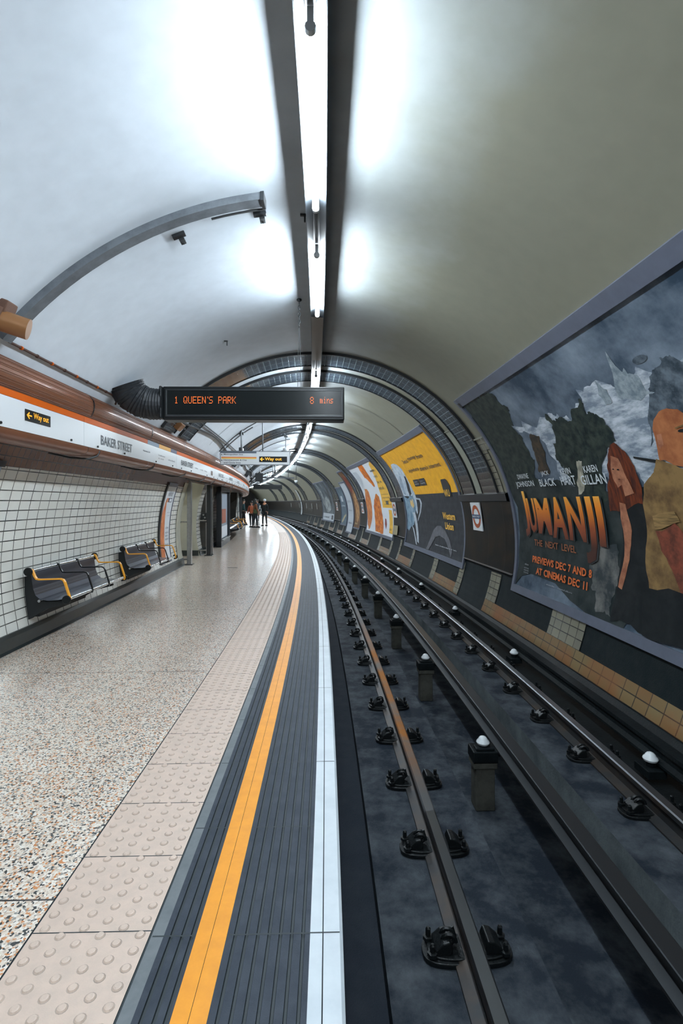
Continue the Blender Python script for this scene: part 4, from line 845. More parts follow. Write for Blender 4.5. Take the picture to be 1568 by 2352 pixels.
# red advert strip on the tiles past the second opening
t = thing('wall_poster', 'narrow red orange poster strip on white tiles beyond the lit advert panel', 'poster', 20.8, -3.2, 1.0)
mb = MB(); sweep(mb, arc(zang(1.05, -1), zang(1.78, -1), .015, 8), 20.62, 21.0, .4); mb.build('poster', N3('red_orange_ad', (.55, .10, .02), (.3, .05, .02), 3), t, world=True)
# free-standing advert panel
t = thing('advert_panel', 'tall dark framed advert panel standing past the steel posts', 'advertisement', 19.0, -3.0, 0)
y0, y1 = -1.35, 1.35
mb = MB(); 
for a in (y0, y1): mb.box((0, a, 1.0), (.16, .16, 2.0))
mb.box((0, 0, 1.93), (.16, 2.86, .14)); mb.box((0, 0, .1), (.16, 2.86, .2)); mb.box((-.05, 0, 1.0), (.05, 2.7, 1.9)); mb.build('frame', M['darksteel'], t, bevel=.008)
mb = MB(); mb.box((-.018, 0, 1.02), (.02, 2.4, 1.6)); mb.build('poster', N3('panel_scene', (.10, .14, .19), (.45, .5, .55), 2), t)
mb = MB(); mb.box((-.005, .1, 1.0), (.012, 1.2, .5)); mb.box((-.005, 0, .45), (.012, 2.3, .4), 1); mb.build('poster_print', [plain('panel_red', (.30, .10, .06)), plain('poster_white', (.60, .64, .68))], t)
mb = MB(); mb.box((.09, 0, .22), (.08, 2.4, .03)); mb.build('sill', M['steel'], t)
# steel posts with brackets
def post(s, u, lab, mat_, w=.075, bars=()):
    t = thing('steel_post', lab, 'post', s, u, 0, 'steel posts by the passages')
    mb = MB(); mb.box((0, 0, .99), (w, w*1.3, 1.98)); mb.build('post', mat_, t, bevel=.008)
    mb = MB(); mb.box((0, 0, .008), (w*1.8, w*2.2, .016)); mb.build('foot_plate', M['darksteel'], t)
    for z in bars:
        mb = MB(); mb.tube([(-.03, 0, z), (-.27, -.02, z)], .018, 8); mb.lathe([(.04, -.27), (.04, -.255)], (0, -.02, z), 10, axis='X'); mb.build('wall_bracket', M['steel'], t, smooth=True)
post(12.78, -3.03, 'brushed steel post with three wall brackets at the cream passage corner', M['steel'], .10, (.13, 1.02, 1.80))
post(14.95, -2.92, 'darker steel post in front of the dark passage', M['darksteel'], .12, (.15, .98))
post(15.1, -2.86, 'slim bright steel post touching the darker post', M['steel'], .045)
post(29.6, -3.0, 'dark steel post beside the glazed panel, farthest along the platform', M['darksteel'], .13)
t = thing('passage_column', 'dark brown column between the two steel posts and the advert panel', 'column', 15.75, -3.35, 0)
mb = MB(); mb.box((0, 0, .99), (.5, .5, 1.98)); mb.build('shaft', M['darkvoid'], t, bevel=.02); mb = MB(); mb.box((0, 0, .1), (.53, .53, .2)); mb.build('base', M['skirt'], t)
t = thing('control_box', 'small cluster of switches on the dark column beside the steel post', 'switch box', 15.4, -3.12, 1.05)
mb = MB(); mb.box((0, -.02, .0), (.18, .08, .28)); mb.build('casing', M['darksteel'], t, bevel=.01)
for k in range(3):
    mb = MB(); mb.lathe([(.025, 0), (.025, .02)], (-.02+.04*(k % 2), -.08, -.08+.08*k), 10, axis='Y'); mb.build('button', M['steel'], t)
# glazed panel
t = thing('glazed_panel', 'steel framed glass screen beside the dark doorway', 'screen', 28.6, -3.1, 0)
mb = MB(); mb.box((0, -.55, 1.0), (.05, .05, 2.0)); mb.box((0, .55, 1.0), (.05, .05, 2.0))
for z in (.05, .98, 1.9): mb.box((0, 0, z), (.05, 1.1, .05))
mb.build('frame', M['steel'], t); mb = MB(); mb.box((0, 0, 1.0), (.012, 1.05, 1.85)); mb.build('glass', mat('frosted_pane', (.42, .46, .44), .2), t)
# benches
def bench(lab, s, u, L_=1.62):
    t = thing('bench', lab, 'bench', s, u, .47, 'perforated steel wall benches')
    def strip(name, pr, m_, th=.006, parent=t, y0=.02, y1=L_-.02):
        mb = MB(); k = len(pr); vs = []
        for y in (y0, y1):
            for x, z in pr: vs.append((x, y, z))
            for x, z in pr: vs.append((x, y, z-th))
        fs = []
        for i in range(k-1): fs += [(i, i+1, 2*k+i+1, 2*k+i), (k+i, k+i+1, 3*k+i+1, 3*k+i), ]
        fs += [(0, k, 3*k, 2*k), (k-1, 2*k-1, 4*k-1, 3*k-1), tuple(range(k))+tuple(range(2*k-1, k-1, -1)), tuple(range(2*k, 3*k))+tuple(range(4*k-1, 3*k-1, -1))]
        mb.add(vs, fs, 0); return mb.build(name, m_, parent)
    strip('backrest', [(-.395, .285), (-.385, .20), (-.37, .10), (-.345, .03), (-.30, -.01)], M['perf'])
    strip('seat', [(-.30, -.01), (-.22, -.025), (-.10, -.02), (-.02, .0)], M['perf'])
    for nm, x, z, r in (('top_rail', -.40, .29, .021), ('front_rail', 0, -.01, .02), ('rear_rail', -.30, -.03, .015)):
        mb = MB(); mb.tube([(x, 0, z), (x, L_, z)], r, 12); mb.build(nm, M['chrome'], t, smooth=True)
    def arm(y, m_, w, nm):
        P = [(-.40, .31), (-.375, .30), (-.35, .235), (-.33, .205), (-.30, .200), (-.08, .205), (-.05, .195), (-.035, .17), (.012, .02), (.018, -.01), (.01, -.04)]
        mb = MB(); th = .007; vs = []; k = len(P)
        for i, (x, z) in enumerate(P):
            a = P[max(i-1, 0)]; b = P[min(i+1, k-1)]; d = Vector((b[0]-a[0], b[1]-a[1])).normalized(); n = Vector((-d.y, d.x))*th
            for yy in (y-w/2, y+w/2):
                vs += [(x+n.x, yy, z+n.y), (x-n.x, yy, z-n.y)]
        fs = []
        for i in range(k-1):
            a = i*4; b = a+4; fs += [(a, a+2, b+2, b), (a+1, a+3, b+3, b+1), (a, a+1, b+1, b), (a+2, a+3, b+3, b+2)]
        fs += [(0, 1, 3, 2), (4*k-4, 4*k-3, 4*k-1, 4*k-2)]; mb.add(vs, fs, 0); o = mb.build(nm, m_, t)
        return o
    for y in (.015, L_-.015): arm(y, M['armyellow'], .035, 'armrest')['label'] = 'yellow end armrest'
    for y in (L_*.36, L_*.66): arm(y, M['black'], .022, 'armrest')['label'] = 'black middle armrest'
    for y in (-.025, L_+.005):
        for x, z in ((-.405, .285), (-.005, -.015)):
            mb = MB(); mb.lathe([(.042, 0), (.046, .006), (.046, .018), (.03, .020), (.028, .014), (.010, .014), (.010, .022)], (x, y, z), 18, axis='Y'); mb.build('end_cap', M['black'], t, smooth=True)
    for y in (.12, L_-.3):
        mb = MB(); mb.prism([(-.50, .22), (-.40, .24), (-.36, .0), (-.28, -.05), (-.04, -.04), (-.03, -.075), (-.26, -.13), (-.44, -.24), (-.50, -.26)], y-.03, y+.03); mb.build('wall_bracket', M['blackmatt'], t, bevel=.005)
    mb = MB(); mb.box((-.40, L_*.42, -.17), (.10, L_*.7, .10)); mb.build('support_beam', M['blackmatt'], t, bevel=.008)
    return t
pm = bpy.data.materials.new('perforated_sheet'); pm.use_nodes = True; NN, LL = nt(pm); b = NN['Principled BSDF']; tc = NN.new('ShaderNodeTexCoord')
vo = NN.new('ShaderNodeTexVoronoi'); vo.inputs['Scale'].default_value = 75; vo.inputs['Randomness'].default_value = 0; LL.new(tc.outputs['Object'], vo.inputs['Vector'])
rr = NN.new('ShaderNodeMapRange'); rr.inputs[1].default_value = .30; rr.inputs[2].default_value = .36; LL.new(vo.outputs['Distance'], rr.inputs[0])
mx = NN.new('ShaderNodeMix'); mx.data_type = 'RGBA'; mx.inputs[6].default_value = (.008, .01, .012, 1); mx.inputs[7].default_value = (.085, .095, .12, 1); LL.new(rr.outputs[0], mx.inputs[0]); LL.new(mx.outputs[2], b.inputs['Base Color'])
b.inputs['Metallic'].default_value = .5; b.inputs['Roughness'].default_value = .3; M['perf'] = pm
bench('black perforated steel bench with yellow end arms, nearest on the tiled wall', 5.72, -2.755)
bench('second perforated bench with yellow end arms, just before the orange and white poster', 8.50, -2.755, 1.62)
bench('third perforated bench, beyond the lit advert panel', 20.6, -2.62, 1.9)
bench('fourth perforated bench, touching the dark doorway', 22.7, -2.62, 1.9)
bench('last perforated bench seen edge-on before the glazed panel', 24.6, -2.60, 1.7)
# small litter on the floor below the first bench
t = thing('paper_scrap', 'tiny white scrap of paper on the floor by the black skirting', 'litter', 6.9, -2.98, 0.002); mb = MB(); mb.add([(-.015, -.02, 0), (.02, -.015, .004), (.018, .02, .012), (-.012, .016, .003)], [(0, 1, 2, 3)]); mb.build('scrap', M['signwhite'], t)
t = thing('floor_cover', 'small dark slot cover set in the platform floor', 'drain', 12.1, -1.93, 0.001); mb = MB(); mb.box((0, 0, .001), (.22, .05, .004)); mb.build('cover', M['darksteel'], t)

# ================================================================= THINGS UNDER THE VAULT
# dot matrix train indicator
DM = {'A': '01110 10001 10001 11111 10001 10001 10001', 'E': '11111 10000 10000 11110 10000 10000 11111', 'K': '10001 10010 10100 11000 10100 10010 10001', 'N': '10001 11001 11001 10101 10011 10011 10001',
      'P': '11110 10001 10001 11110 10000 10000 10000', 'Q': '01110 10001 10001 10001 10101 10010 01101', 'R': '11110 10001 10001 11110 10100 10010 10001', 'S': '01111 10000 10000 01110 00001 00001 11110',
      'U': '10001 10001 10001 10001 10001 10001 01110', '1': '00100 01100 00100 00100 00100 00100 01110', '8': '01110 10001 10001 01110 10001 10001 01110', "'": '01000 01000 00000 00000 00000 00000 00000', ' ': '0 0 0 0 0 0 0',
      'm': '00000 00000 11010 10101 10101 10101 10101', 'i': '00100 00000 01100 00100 00100 00100 01110', 'n': '00000 00000 10110 11001 10001 10001 10001', 's': '00000 00000 01111 10000 01110 00001 11110'}
def dots(mb, txt, x, z, px, pz, y, adv=6):
    for chx in txt:
        rows = DM[chx].split()
        for r_, row in enumerate(rows):
            for c_, v in enumerate(row):
                if v == '1':
                    cx, cz = x+c_*px, z-r_*pz; hx, hz = px*.36, pz*.33
                    mb.add([(cx-hx, y, cz-hz), (cx+hx, y, cz-hz), (cx+hx, y, cz+hz), (cx-hx, y, cz+hz)], [(0, 1, 2, 3)])
        x += (3 if chx == "'" else adv)*px
def indicator(s, lab, u0=-1.969, u1=.247, z0=2.505, z1=2.915, rz=-.03, led=True):
    w = u1-u0; h = z1-z0
    t = thing('train_indicator', lab, 'train indicator', s, (u0+u1)/2, z0, rz=rz)
    mb = MB(); mb.box((0, .12, h/2), (w, .24, h)); mb.build('housing', M['black'], t, bevel=.012)
    mb = MB(); x0, x1 = -w/2+.03, w/2-.02; a, b = .05, h-.045
    for q in ((x0, x1, a-.012, a+.012), (x0, x1, b-.006, b+.006), (x0, x0+.02, a, b), (x1-.014, x1, a, b)): mb.box(((q[0]+q[1])/2, -.004, (q[2]+q[3])/2), (q[1]-q[0], .012, q[3]-q[2]))
    mb.build('bezel', mat('indicator_bezel', (.028, .032, .035), .3, spec=.4), t, bevel=.003)
    mb = MB(); mb.box(((x0+x1)/2, .0, (a+b)/2), (x1-x0, .006, b-a)); scr = mb.build('screen', mat('dark_screen', (.004, .006, .006), .22, spec=.25), t)
    if led:
        mb = MB(); dots(mb, '1', -w/2+.145, .280, .0092, .0125, -.0045); dots(mb, "QUEEN'S PARK", -w/2+.255, .280, .0094, .0125, -.0045); dots(mb, '8', -w/2+1.80, .280, .0092, .0125, -.0045)
        dots(mb, 'mins', -w/2+1.92, .280, .0070, .0115, -.0045); o = mb.build('led_lettering', M['led'], scr, recalc=False)
    return t
indicator(6.45, 'long black train indicator with amber lettering hanging across the platform')
# ribbed bellows carrying its cable from the vault
t = thing('cable_bellows', 'thick black ribbed bellows joining the train indicator to the vault', 'bellows', 6.6, -2.2, 2.65)
pts = []; P0 = [(-1.97, 2.71, 6.58), (-2.06, 2.71, 6.58), (-2.16, 2.715, 6.58), (-2.25, 2.74, 6.56), (-2.33, 2.79, 6.53), (-2.385, 2.86, 6.50), (-2.41, 2.93, 6.48)]
import itertools
for i in range(0, 49):
    q = i/48*(len(P0)-1); k = min(int(q), len(P0)-2); g = q-k; a, b = P0[k], P0[k+1]; pts.append(W(a[2]*(1-g)+b[2]*g, a[0]*(1-g)+b[0]*g, a[1]*(1-g)+b[1]*g))
mb = MB(); mb.tube(pts, .18, 24, rf=lambda i: (.188 if i % 3 == 0 else (.176 if i % 3 == 1 else .182))+.0006*i); mb.build('bellows', M['rubber'], t, world=True)
mb = MB(); mb.box(W(6.56, -1.975, 2.71), (.03, .30, .39)); mb.build('end_plate', M['black'], t, world=True, bevel=.01)
# chain and wires
t = thing('hanging_chain', 'short dark chain with two wires dropping from the vault to the indicator', 'chain', 6.36, -.305, 3.96)
mb = MB(); mb.lathe([(.03, 0), (.03, -.015), (.012, -.03)], (0, 0, 0), 10); mb.build('ceiling_hook', M['cable'], t)
zc = -.03
for k in range(7):
    mb = MB(); r = .011 if k % 3 else .015; hh = .026; P = [(r*cos(a)*(1 if k % 2 else 0), r*cos(a)*(0 if k % 2 else 1), zc-hh+hh*sin(a)) for a in [i*2*pi/12 for i in range(13)]]
    mb.tube(P, .005, 6); mb.build('link', M['cable'], t, smooth=True); zc -= .043
for x in (-.02, .02):
    mb = MB(); mb.tube([(x*.2, 0, zc+.01), (x*.5, .0, zc-.2), (x, .05, -1.05)], .0025, 5); mb.build('wire', M['cable'], t)
# small fixings on the vault
for s, u, z, lab in ((7.22, -1.33, 3.70, 'small dark hook stub on the vault left of the chain'), (4.49, -.20, 3.96, 'tiny dark clip on the vault beside the lighting trunking')):
    t = thing('ceiling_hook', lab, 'hook', s, u, z); mb = MB(); mb.box((0, 0, .0), (.05, .02, .015)); mb.box((.015, 0, -.03), (.014, .014, .06)); mb.build('stub', M['cable'], t)
# arched duct
t = thing('arched_duct', 'grey metal duct curving up the near vault from the bronze speaker', 'duct', 4.2, -1.6, 3.3)
mb = MB(); sweep(mb, [vault(98.0, .0)]+arc(98, 141, .055, 40)+[vault(141, 0)], 4.14, 4.25, .2, 0)
for e in (4.14, 4.25): 
    pa = arc(98, 141, 0, 40); pb = arc(98, 141, .055, 40); vs = []
    for a, b in zip(pa, pb): vs += [W(e, *a), W(e, *b)]
    mb.add(vs, [(2*i, 2*i+1, 2*i+3, 2*i+2) for i in range(40)], 0)
mb.build('duct', M['ductgrey'], t, world=True)
mb = MB(); mb.tube([W(4.27, *vault(a, .03)) for a in range(99, 142, 2)], .012, 6); mb.build('conduit', M['darksteel'], t, world=True, smooth=True)
mb = MB(); mb.tube([W(4.32, *vault(a, .035)) for a in range(98, 108, 2)], .009, 6); mb.build('loose_cable', M['cable'], t, world=True, smooth=True)
for a in (97.9,):
    mb = MB(); p = W(4.2, *vault(a, .03)); mb.box(p, (.03, .14, .08)); mb.build('end_cap', M['darksteel'], t, world=True, bevel=.004)
for (s, a), lab in zip(((4.44, 111.5), (4.42, 98.8)), ('T-shaped dark bracket on the vault halfway along the arched duct', 'T-shaped dark bracket at the upper end of the arched duct')):
    u, z = vault(a, .01); t = thing('ceiling_bracket', lab, 'bracket', s, u, z); t.rotation_euler.y = 0
    sl = rad(a-90)
    mb = MB(); mb.box((0, 0, -.005), (.11, .05, .03), ry=-sl); mb.build('plate', M['darksteel'], t, bevel=.004)
    mb = MB(); mb.box((.015, .055, -.02), (.045, .08, .03), ry=-sl); mb.lathe([(.01, -.045), (.01, -.036)], (.02, .07, 0), 8); mb.build('lug', M['blackmatt'], t, bevel=.003)
# bronze loudspeaker
t = thing('loudspeaker', 'bronze cylinder loudspeaker on a block at the left edge under the arched duct', 'loudspeaker', 3.95, -2.37, 2.88)
mb = MB(); mb.tube([(-.10, -.02, -.02), (.13, .06, -.085)], .078, 28); mb.build('drum', M['bronze'], t, smooth=True)
mb = MB(); mb.tube([(-.16, -.055, .02), (-.03, -.0, -.02)], .084, 28); mb.build('collar', M['bronzegrille'], t, smooth=True)
mb = MB(); mb.box((-.05, .02, .06), (.15, .13, .13), ry=.35); mb.build('mounting_block', M['bronzegrille'], t, bevel=.01)
# conduit with clips
t = thing('wall_conduit', 'thin rusty conduit with clips along the vault above the bronze cowl', 'conduit', 5.4, -2.56, 2.79)
mb = MB(); mb.tube([W(s, *vault(141.0, .015)) for s in srange(4.28, 6.5, .2)]+[W(6.55, *vault(141.3, .03)), W(6.6, *vault(142.5, .03))], .012, 8); mb.build('pipe', M['rust'], t, world=True, smooth=True)
for k in range(9):
    mb = MB(); p = W(4.45+.25*k, *vault(141, .018)); mb.lathe([(.017, -.008), (.017, .008)], p, 8, axis='Y'); mb.build('clip', M['rust'] if k % 2 else M['orange'], t, world=True)
# far conduits on the platform side of the vault
t = thing('wall_conduit', 'dark conduit run along the vault beyond the train indicator', 'conduit', 20, -2.5, 2.9)
mb = MB(); mb.tube([W(s, *vault(137+1.2*sin(s*.9), .03)) for s in srange(8.8, 44, .5)], .022, 6); mb.tube([W(s, *vault(134.5, .03)) for s in srange(10, 44, .6)], .014, 6); mb.build('pipe', M['cable'], t, world=True, smooth=True)
for s, a0 in ((13.95, 116), (14.35, 120), (20.2, 100), (27, 112), (31, 110), (38, 105)):
    t = thing('cross_conduit', 'slim dark conduit arching over the vault about %d metres ahead' % s, 'conduit', s, -2.0, 3.3, 'conduits arching over the vault')
    mb = MB(); mb.tube([W(s, *vault(a, .02)) for a in range(a0, 142, 3)], .012, 6); mb.build('pipe', M['cable'], t, world=True, smooth=True)
# junction boxes and cables above the cowl
for i, (s, a) in enumerate(((9.2, 139.5), (15.3, 140), (19.5, 138), (24.0, 139), (27.5, 138), (31, 138.5), (36, 138))):
    u, z = vault(a, .06); t = thing('junction_box', 'dark junction box above the bronze cowl, '+nth(i), 'junction box', s, u, z, 'junction boxes above the cowl')
    mb = MB(); mb.box((0, 0, 0), (.14, .22, .12), ry=-.8); mb.build('box', M['darksteel'] if i != 0 else M['bronze'], t, bevel=.01)
    mb = MB(); mb.tube([(0, .1, 0), (.05, .25, -.03), (.0, .45, .02)], .012, 6); mb.build('tail_cable', M['cable'], t, smooth=True)

# hanging way out sign
t = thing('way_out_sign', 'white hanging sign with line names and a yellow way out box, on thin poles', 'sign', 13.9, -1.56, 2.485)
w, h = 1.80, .345; x0 = -w/2
mb = MB(); mb.box((0, .04, h/2), (w, .08, h)); mb.build('panel', M['signwhite'], t, bevel=.006)
mb = MB(); mb.box((0, .04, h+.006), (w+.02, .09, .014)); mb.box((0, .04, -.006), (w+.02, .09, .014)); mb.box((x0-.006, .04, h/2), (.014, .09, h)); mb.box((w/2+.006, .04, h/2), (.014, .09, h)); mb.build('rim', M['ductgrey'], t)
f = fplane(x0, 0, 0); 
mb = MB(); flat(mb, rect(0.0, h-.05, .93, h), 0, f, .004, None); mb.build('grey_strip', mat('sign_grey', (.10, .12, .15), .4), t, recalc=False)
mb = MB(); flat(mb, rect(.02, .165, .93, .20), 0, f, .004, None); mb.build('pink_strip', mat('strip_orange_red', (.70, .22, .06), .4), t, recalc=False)
mb = MB(); flat(mb, rect(.02, .145, .93, .167), 0, f, .005, None); mb.build('yellow_strip', mat('strip_yellow', (.82, .60, .12), .4), t, recalc=False)
mb = MB(); text(mb, 'Metropolitan line', .08, .235, .50, .045, 0, f, .004, .012); text(mb, 'Hammersmith & City', .08, .088, .60, .045, 0, f, .004, .012); text(mb, 'and Circle lines', .08, .025, .44, .042, 0, f, .004, .012)
flat(mb, [(.02, .235), (.055, .255), (.02, .275)], 0, f, .004, None); flat(mb, [(.02, .088), (.055, .108), (.02, .128)], 0, f, .004, None); mb.build('line_lettering', M['text'], t, recalc=False)
mb = MB(); flat(mb, rect(1.0, .065, 1.73, .215), 0, f, .004, None); mb.build('way_out_plate', M['black'], t, recalc=False)
mb = MB(); text(mb, 'Way out', 1.15, .085, .44, .105, 0, f, .008, .02); flat(mb, [(1.02, .14), (1.07, .19), (1.09, .175), (1.065, .15), (1.13, .15), (1.13, .13), (1.065, .13), (1.09, .105), (1.07, .09)], 0, f, .008, None)
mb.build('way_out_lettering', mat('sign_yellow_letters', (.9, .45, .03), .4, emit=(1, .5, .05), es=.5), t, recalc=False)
for x, top in ((-.37, .90), (.19, 1.16)):
    mb = MB(); mb.tube([(x, .04, h), (x, .04, top)], .016, 8); mb.lathe([(.045, 0), (.045, .05)], (x, .04, top-.03), 10); mb.build('hanger_pole', M['darksteel'], t)
# cameras, speaker box and far hanging signs
def camera_thing(s, u, z, zt_, lab, dome=True):
    t = thing('security_camera', lab, 'camera', s, u, z, 'security cameras under the vault')
    mb = MB(); mb.tube([(0, 0, .0), (0, 0, zt_-z)], .018, 8); mb.box((0, 0, zt_-z-.03), (.12, .12, .06)); mb.build('stem', M['darksteel'], t)
    if dome: mb = MB(); mb.lathe([(.03, .04), (.10, .0), (.11, -.03), (.09, -.09), (.05, -.13), (.01, -.145)], (0, 0, 0), 18); mb.build('dome', mat('camera_dome', (.45, .5, .52), .15, coat=1), t, smooth=True)
    else: mb = MB(); mb.box((0, -.05, -.05), (.10, .3, .09)); mb.build('camera_body', M['darksteel'], t, bevel=.01)
camera_thing(14.2, -1.95, 2.95, 3.36, 'dark camera on a short stem above the way out sign', False)
camera_thing(18.9, -.80, 3.42, 3.88, 'pale dome camera hanging just left of the lamps')
camera_thing(31.0, .18, 2.75, 3.9, 'small white dome camera right of the lamps, farther along')
camera_thing(26.0, -1.2, 3.0, 3.75, 'tiny camera on a stem beyond the way out sign', False)
t = thing('speaker_box', 'black box loudspeaker hanging on a pole, small and far down the platform', 'loudspeaker', 30.2, -1.98, 2.66)
mb = MB(); mb.box((0, 0, .24), (.44, .36, .48)); mb.build('cabinet', M['blackmatt'], t, bevel=.02)
for x in (-.1, .08):
    mb = MB(); mb.tube([(x, 0, .48), (x, 0, .85)], .02, 6); mb.build('hanger_pole', M['steel'], t)
t = thing('hanging_rail', 'dark horizontal service rail under the lamps beside the speaker box', 'rail', 30.6, -.9, 2.9)
mb = MB(); mb.box((0, 0, 0), (1.9, .06, .07)); mb.build('rail', M['darksteel'], t)
for x in (-.3, .6):
    mb = MB(); mb.tube([(x, 0, 0), (x, 0, 1.0)], .018, 6); mb.build('hanger_pole', M['darksteel'], t)
indicator(42.5, 'distant grey brown train indicator seen end of the curve above the passengers', led=False, u0=-2.2, u1=.10, z0=2.52, z1=2.9)
# pale vertical casing on the far wall and light boxes on the dark band
t = thing('wall_casing', 'tall pale vertical casing on the far dark wall', 'casing', 53, 3.0, .1); mb = MB(); sweep(mb, arc(-10, 38, .09), 52.4, 53.3, .5, caps=False); mb.build('casing', mat('pale_casing', (.32, .35, .36), .5), t, world=True)
for i, s in enumerate((43, 46, 49.5, 54.5, 61)):
    t = thing('light_strip', 'small pale vertical strip on the distant dark band, %s' % nth(i), 'strip', s, 3.0, .9, 'pale strips on the dark band'); mb = MB(); sweep(mb, arc(2, 11, .07), s, s+.22, .5); mb.build('strip', mat('pale_strip', (.40, .43, .42), .5), t, world=True)
# tunnel mouth bulkhead, dark

# ================================================================= PEOPLE
def skin(name, verts, edges, radii, m, parent, root=0, sub=1):
    me = bpy.data.meshes.new(name); me.from_pydata([tuple(v) for v in verts], edges, []); o = bpy.data.objects.new(name, me); C.objects.link(o); o.parent = parent
    me.materials.append(m); bm = bmesh.new(); bm.from_mesh(me); ly = bm.verts.layers.skin.verify()
    for v, r in zip(bm.verts, radii): v[ly].radius = r if isinstance(r, tuple) else (r, r)
    bm.verts.ensure_lookup_table(); bm.verts[root][ly].use_root = True; bm.to_mesh(me); bm.free()
    o.modifiers.new('skin', 'SKIN').use_smooth_shade = True; o.modifiers.new('sub', 'SUBSURF').levels = sub; o.modifiers['sub'].render_levels = sub
    return o
def person(label, s, u, rz, H_, coat, legs, shoe, hair, step=.12, armL=(.05, 0), armR=(.05, 0), hairlong=False, cap=None, coatlen=.50, lean=0, z=0.0):
    """figure faces +y locally; H_ is its height"""
    t = thing('person', label, 'person', s, u, z, rz=rz); k = H_/1.75
    sk = mat('skin_tone', (.42, .24, .17), .5)
    V = []; E_ = []; Rr = []
    def add(p, r, to=None):
        V.append((p[0]*k, p[1]*k, p[2]*k)); Rr.append(tuple(x*k for x in r) if isinstance(r, tuple) else r*k)
        if to is not None: E_.append((to, len(V)-1))
        return len(V)-1
    pel = add((0, 0, .93), (.15, .10)); wa = add((0, lean*.3, 1.08), (.125, .09), pel); chv = add((0, lean, 1.30), (.15, .10), wa); nk0 = add((0, lean, 1.44), (.07, .065), chv); nk = add((0, lean+.01, 1.50), .052, nk0)
    h1 = add((0, lean+.03, 1.58), (.066, .078), nk); h2 = add((0, lean+.03, 1.66), (.075, .09), h1); h3 = add((0, lean+.02, 1.72), (.055, .065), h2)
    nose = add((0, lean+.125, 1.60), .014, h1)
    joints = {}
    for sd, (fw, out) in ((-1, armL), (1, armR)):
        sh = add((sd*.165, lean, 1.40), .055, chv); el = add((sd*(.23+out), lean+fw*.25, 1.14), .040, sh); wr = add((sd*(.24+out*.7), lean+.05+fw, .92+abs(fw)*.35), .026, el)
        d = Vector((0, .25*fw+.02, -1+abs(fw)*1.2)).normalized(); b = Vector(V[wr])/k; pm_ = b+d*.06; p_ = add(pm_, (.036, .018), wr)
        for q in range(4):
            ln = (.075, .085, .08, .062)[q]; o_ = Vector((0, (q-1.5)*.02, 0)); a1 = add(pm_+d*.035+o_, .0085, p_); a2 = add(pm_+d*(.035+ln*.5)+o_*1.1+Vector((-sd*.006, 0, 0)), .008, a1); add(pm_+d*(.03+ln)+o_*1.1+Vector((-sd*.02, 0, 0)), .0065, a2)
        t1 = add(b+d*.03+Vector((-sd*.01, .035, 0)), .010, wr); add(b+d*.075+Vector((-sd*.015, .055, 0)), .008, t1); joints[sd] = (V[sh], V[el], V[wr])
        hp = add((sd*.09, 0, .88), .085, pel); kn = add((sd*.10, sd*step*.5+.02, .49), .055, hp); an = add((sd*.10, sd*step-.02, .09), .034, kn); add((sd*.105, sd*step+.10, .035), .028, an)
        joints[sd*2] = (V[hp], V[kn], V[an])
    skin('body', V, E_, Rr, sk, t, 0, 1)
    J_ = lambda p: Vector(p)
    # trousers
    v = [(0, 0, .97*k)]; r = [(.165*k, .115*k)]; e = []
    for sd in (-1, 1):
        a, b, c = joints[sd*2]; n = len(v); v += [a, b, tuple(J_(c)+Vector((0, 0, .02*k)))]; r += [.10*k, .068*k, .052*k]; e += [(0, n), (n, n+1), (n+1, n+2)]
    skin('trousers', v, e, r, legs, t, 0, 1)
    # coat with sleeves
    zb = (.93-(coatlen-.45))*k
    v = [(0, 0, zb), (0, lean*.3*k, 1.08*k), (0, lean*k, 1.30*k), (0, lean*k, 1.45*k)]; r = [(.175*k, .13*k), (.15*k, .115*k), (.175*k, .125*k), (.085*k, .08*k)]; e = [(0, 1), (1, 2), (2, 3)]
    for sd in (-1, 1):
        a, b, c = joints[sd]; n = len(v); v += [a, b, c]; r += [.07*k, .056*k, .045*k]; e += [(2, n), (n, n+1), (n+1, n+2)]
    skin('coat', v, e, r, coat, t, 0, 1)
    for sd in (-1, 1):
        c = J_(joints[sd*2][2]); mb = MB(); mb.box((c.x, c.y+.05*k, .045*k), (.10*k, .27*k, .09*k), taper=.8); mb.box((c.x, c.y+.055*k, .012*k), (.11*k, .29*k, .024*k)); mb.build('shoe', shoe, t, bevel=.015)
    # hair / face
    mb = MB(); hc = Vector((0, (lean+.01)*k, 1.67*k)); n = 14
    prof = [(.098, -.03), (.104, .02), (.085, .075), (.045, .105), (.006, .112)]
    if hairlong: prof = [(.07, -.30), (.10, -.20), (.11, -.08)]+prof[1:]
    mb.lathe([(a*k, b*k) for a, b in prof], hc+Vector((0, -.012*k if not hairlong else -.035*k, .0)), n, sx=.86); mb.build('hair', hair, t, smooth=True)
    if cap is not None:
        mb = MB(); mb.lathe([(.108*k, -.04*k), (.112*k, .0), (.10*k, .06*k), (.06*k, .10*k), (.008*k, .112*k)], hc+Vector((0, 0, .012*k)), n, sx=.9); mb.build('cap', cap, t, smooth=True)
    for sd in (-1, 1):
        mb = MB(); mb.lathe([(.011*k, 0), (.007*k, .008*k)], (sd*.03*k, (lean+.108)*k, 1.635*k), 8, axis='Y'); mb.build('eye', mat('eye_dark', (.03, .02, .02), .3), t)
        mb = MB(); mb.lathe([(.024*k, -.006*k), (.02*k, .012*k)], (sd*.072*k, (lean+.02)*k, 1.61*k), 8, axis='X'); mb.build('ear', sk, t)
    mb = MB(); mb.box((0, (lean+.103)*k, 1.565*k), (.045*k, .012*k, .010*k)); mb.build('mouth', mat('lip_tone', (.30, .10, .09), .5), t)
    return t, k
cl = lambda n, c: mat('cloth_'+n, c, .85, ncol=tuple(x*.55 for x in c), noise=.7, nscale=12)
DH = mat('dark_hair', (.012, .014, .012), .5)
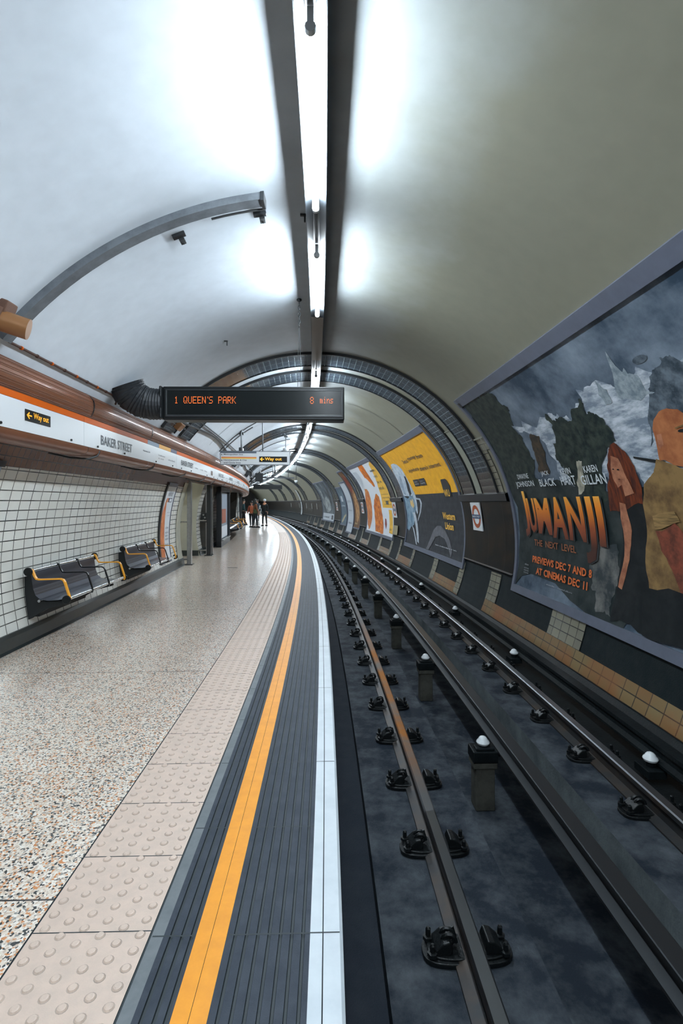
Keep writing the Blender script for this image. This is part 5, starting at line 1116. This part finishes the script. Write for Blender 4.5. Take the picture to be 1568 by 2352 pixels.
p, k = person('person with long dark hair and a rust brown jacket standing in profile on the platform', 31.0, -2.20, -1.2, 1.66, cl('rust', (.18, .065, .025)), cl('dark_denim', (.015, .022, .03)), cl('black', (.01, .012, .015)), DH, .10, (.20, .02), (.05, 0), hairlong=True)
mb = MB(); mb.box((.18, -.06, .95), (.10, .26, .26)); mb.build('shoulder_bag', cl('olive', (.04, .055, .02)), p, bevel=.04)
p, k = person('person in black coat with pale cap and a white bundle on one arm', 33.2, -1.62, pi*.88, 1.66, cl('black2', (.010, .014, .014)), cl('black3', (.008, .011, .014)), cl('black', (.01, .012, .015)), DH, .09, (.05, .0), (.14, .06), cap=mat('pale_cap', (.55, .60, .63), .7), coatlen=.72)
mb = MB(); mb.lathe([(.07, 1.35), (.12, 1.38), (.125, 1.44), (.09, 1.50), (.07, 1.50)], (0, 0, -.06), 14, sy=.85); mb.build('scarf', cl('peach', (.62, .30, .17)), p, smooth=True)
mb = MB(); mb.box((.30, .0, 1.03), (.20, .26, .52), taper=.7); mb.build('white_bundle', cl('white', (.50, .55, .56)), p, bevel=.06)
p, k = person('person half hidden behind the rust jacket, with an orange and white bag', 31.7, -2.42, .3, 1.55, cl('red_brown', (.30, .07, .035)), cl('black3', (.008, .011, .014)), cl('black', (.01, .012, .015)), DH, .12)
mb = MB(); mb.box((.0, -.19, 1.05), (.30, .16, .40)); mb.build('backpack', cl('orange', (.50, .14, .06)), p, bevel=.05)
mb = MB(); mb.box((.12, .03, .75), (.10, .06, .55), rx=.12); mb.build('white_scarf_end', cl('white', (.50, .55, .56)), p, bevel=.02)
person('distant person in dark blue clothes between the two nearer people', 40.0, -2.08, pi, 1.70, cl('navy', (.02, .035, .05)), cl('navy2', (.012, .02, .03)), cl('black', (.01, .012, .015)), DH, .15)
person('distant person in grey, tiny, beside the dark blue figure', 43.0, -1.85, 0, 1.66, cl('grey', (.06, .075, .085)), cl('black3', (.008, .011, .014)), cl('black', (.01, .012, .015)), DH, .1)
person('person in teal with pale collar at the wall side behind the rust jacket', 35.0, -2.95, -1.4, 1.66, cl('teal', (.02, .06, .07)), cl('black3', (.008, .011, .014)), cl('black', (.01, .012, .015)), DH, .1)
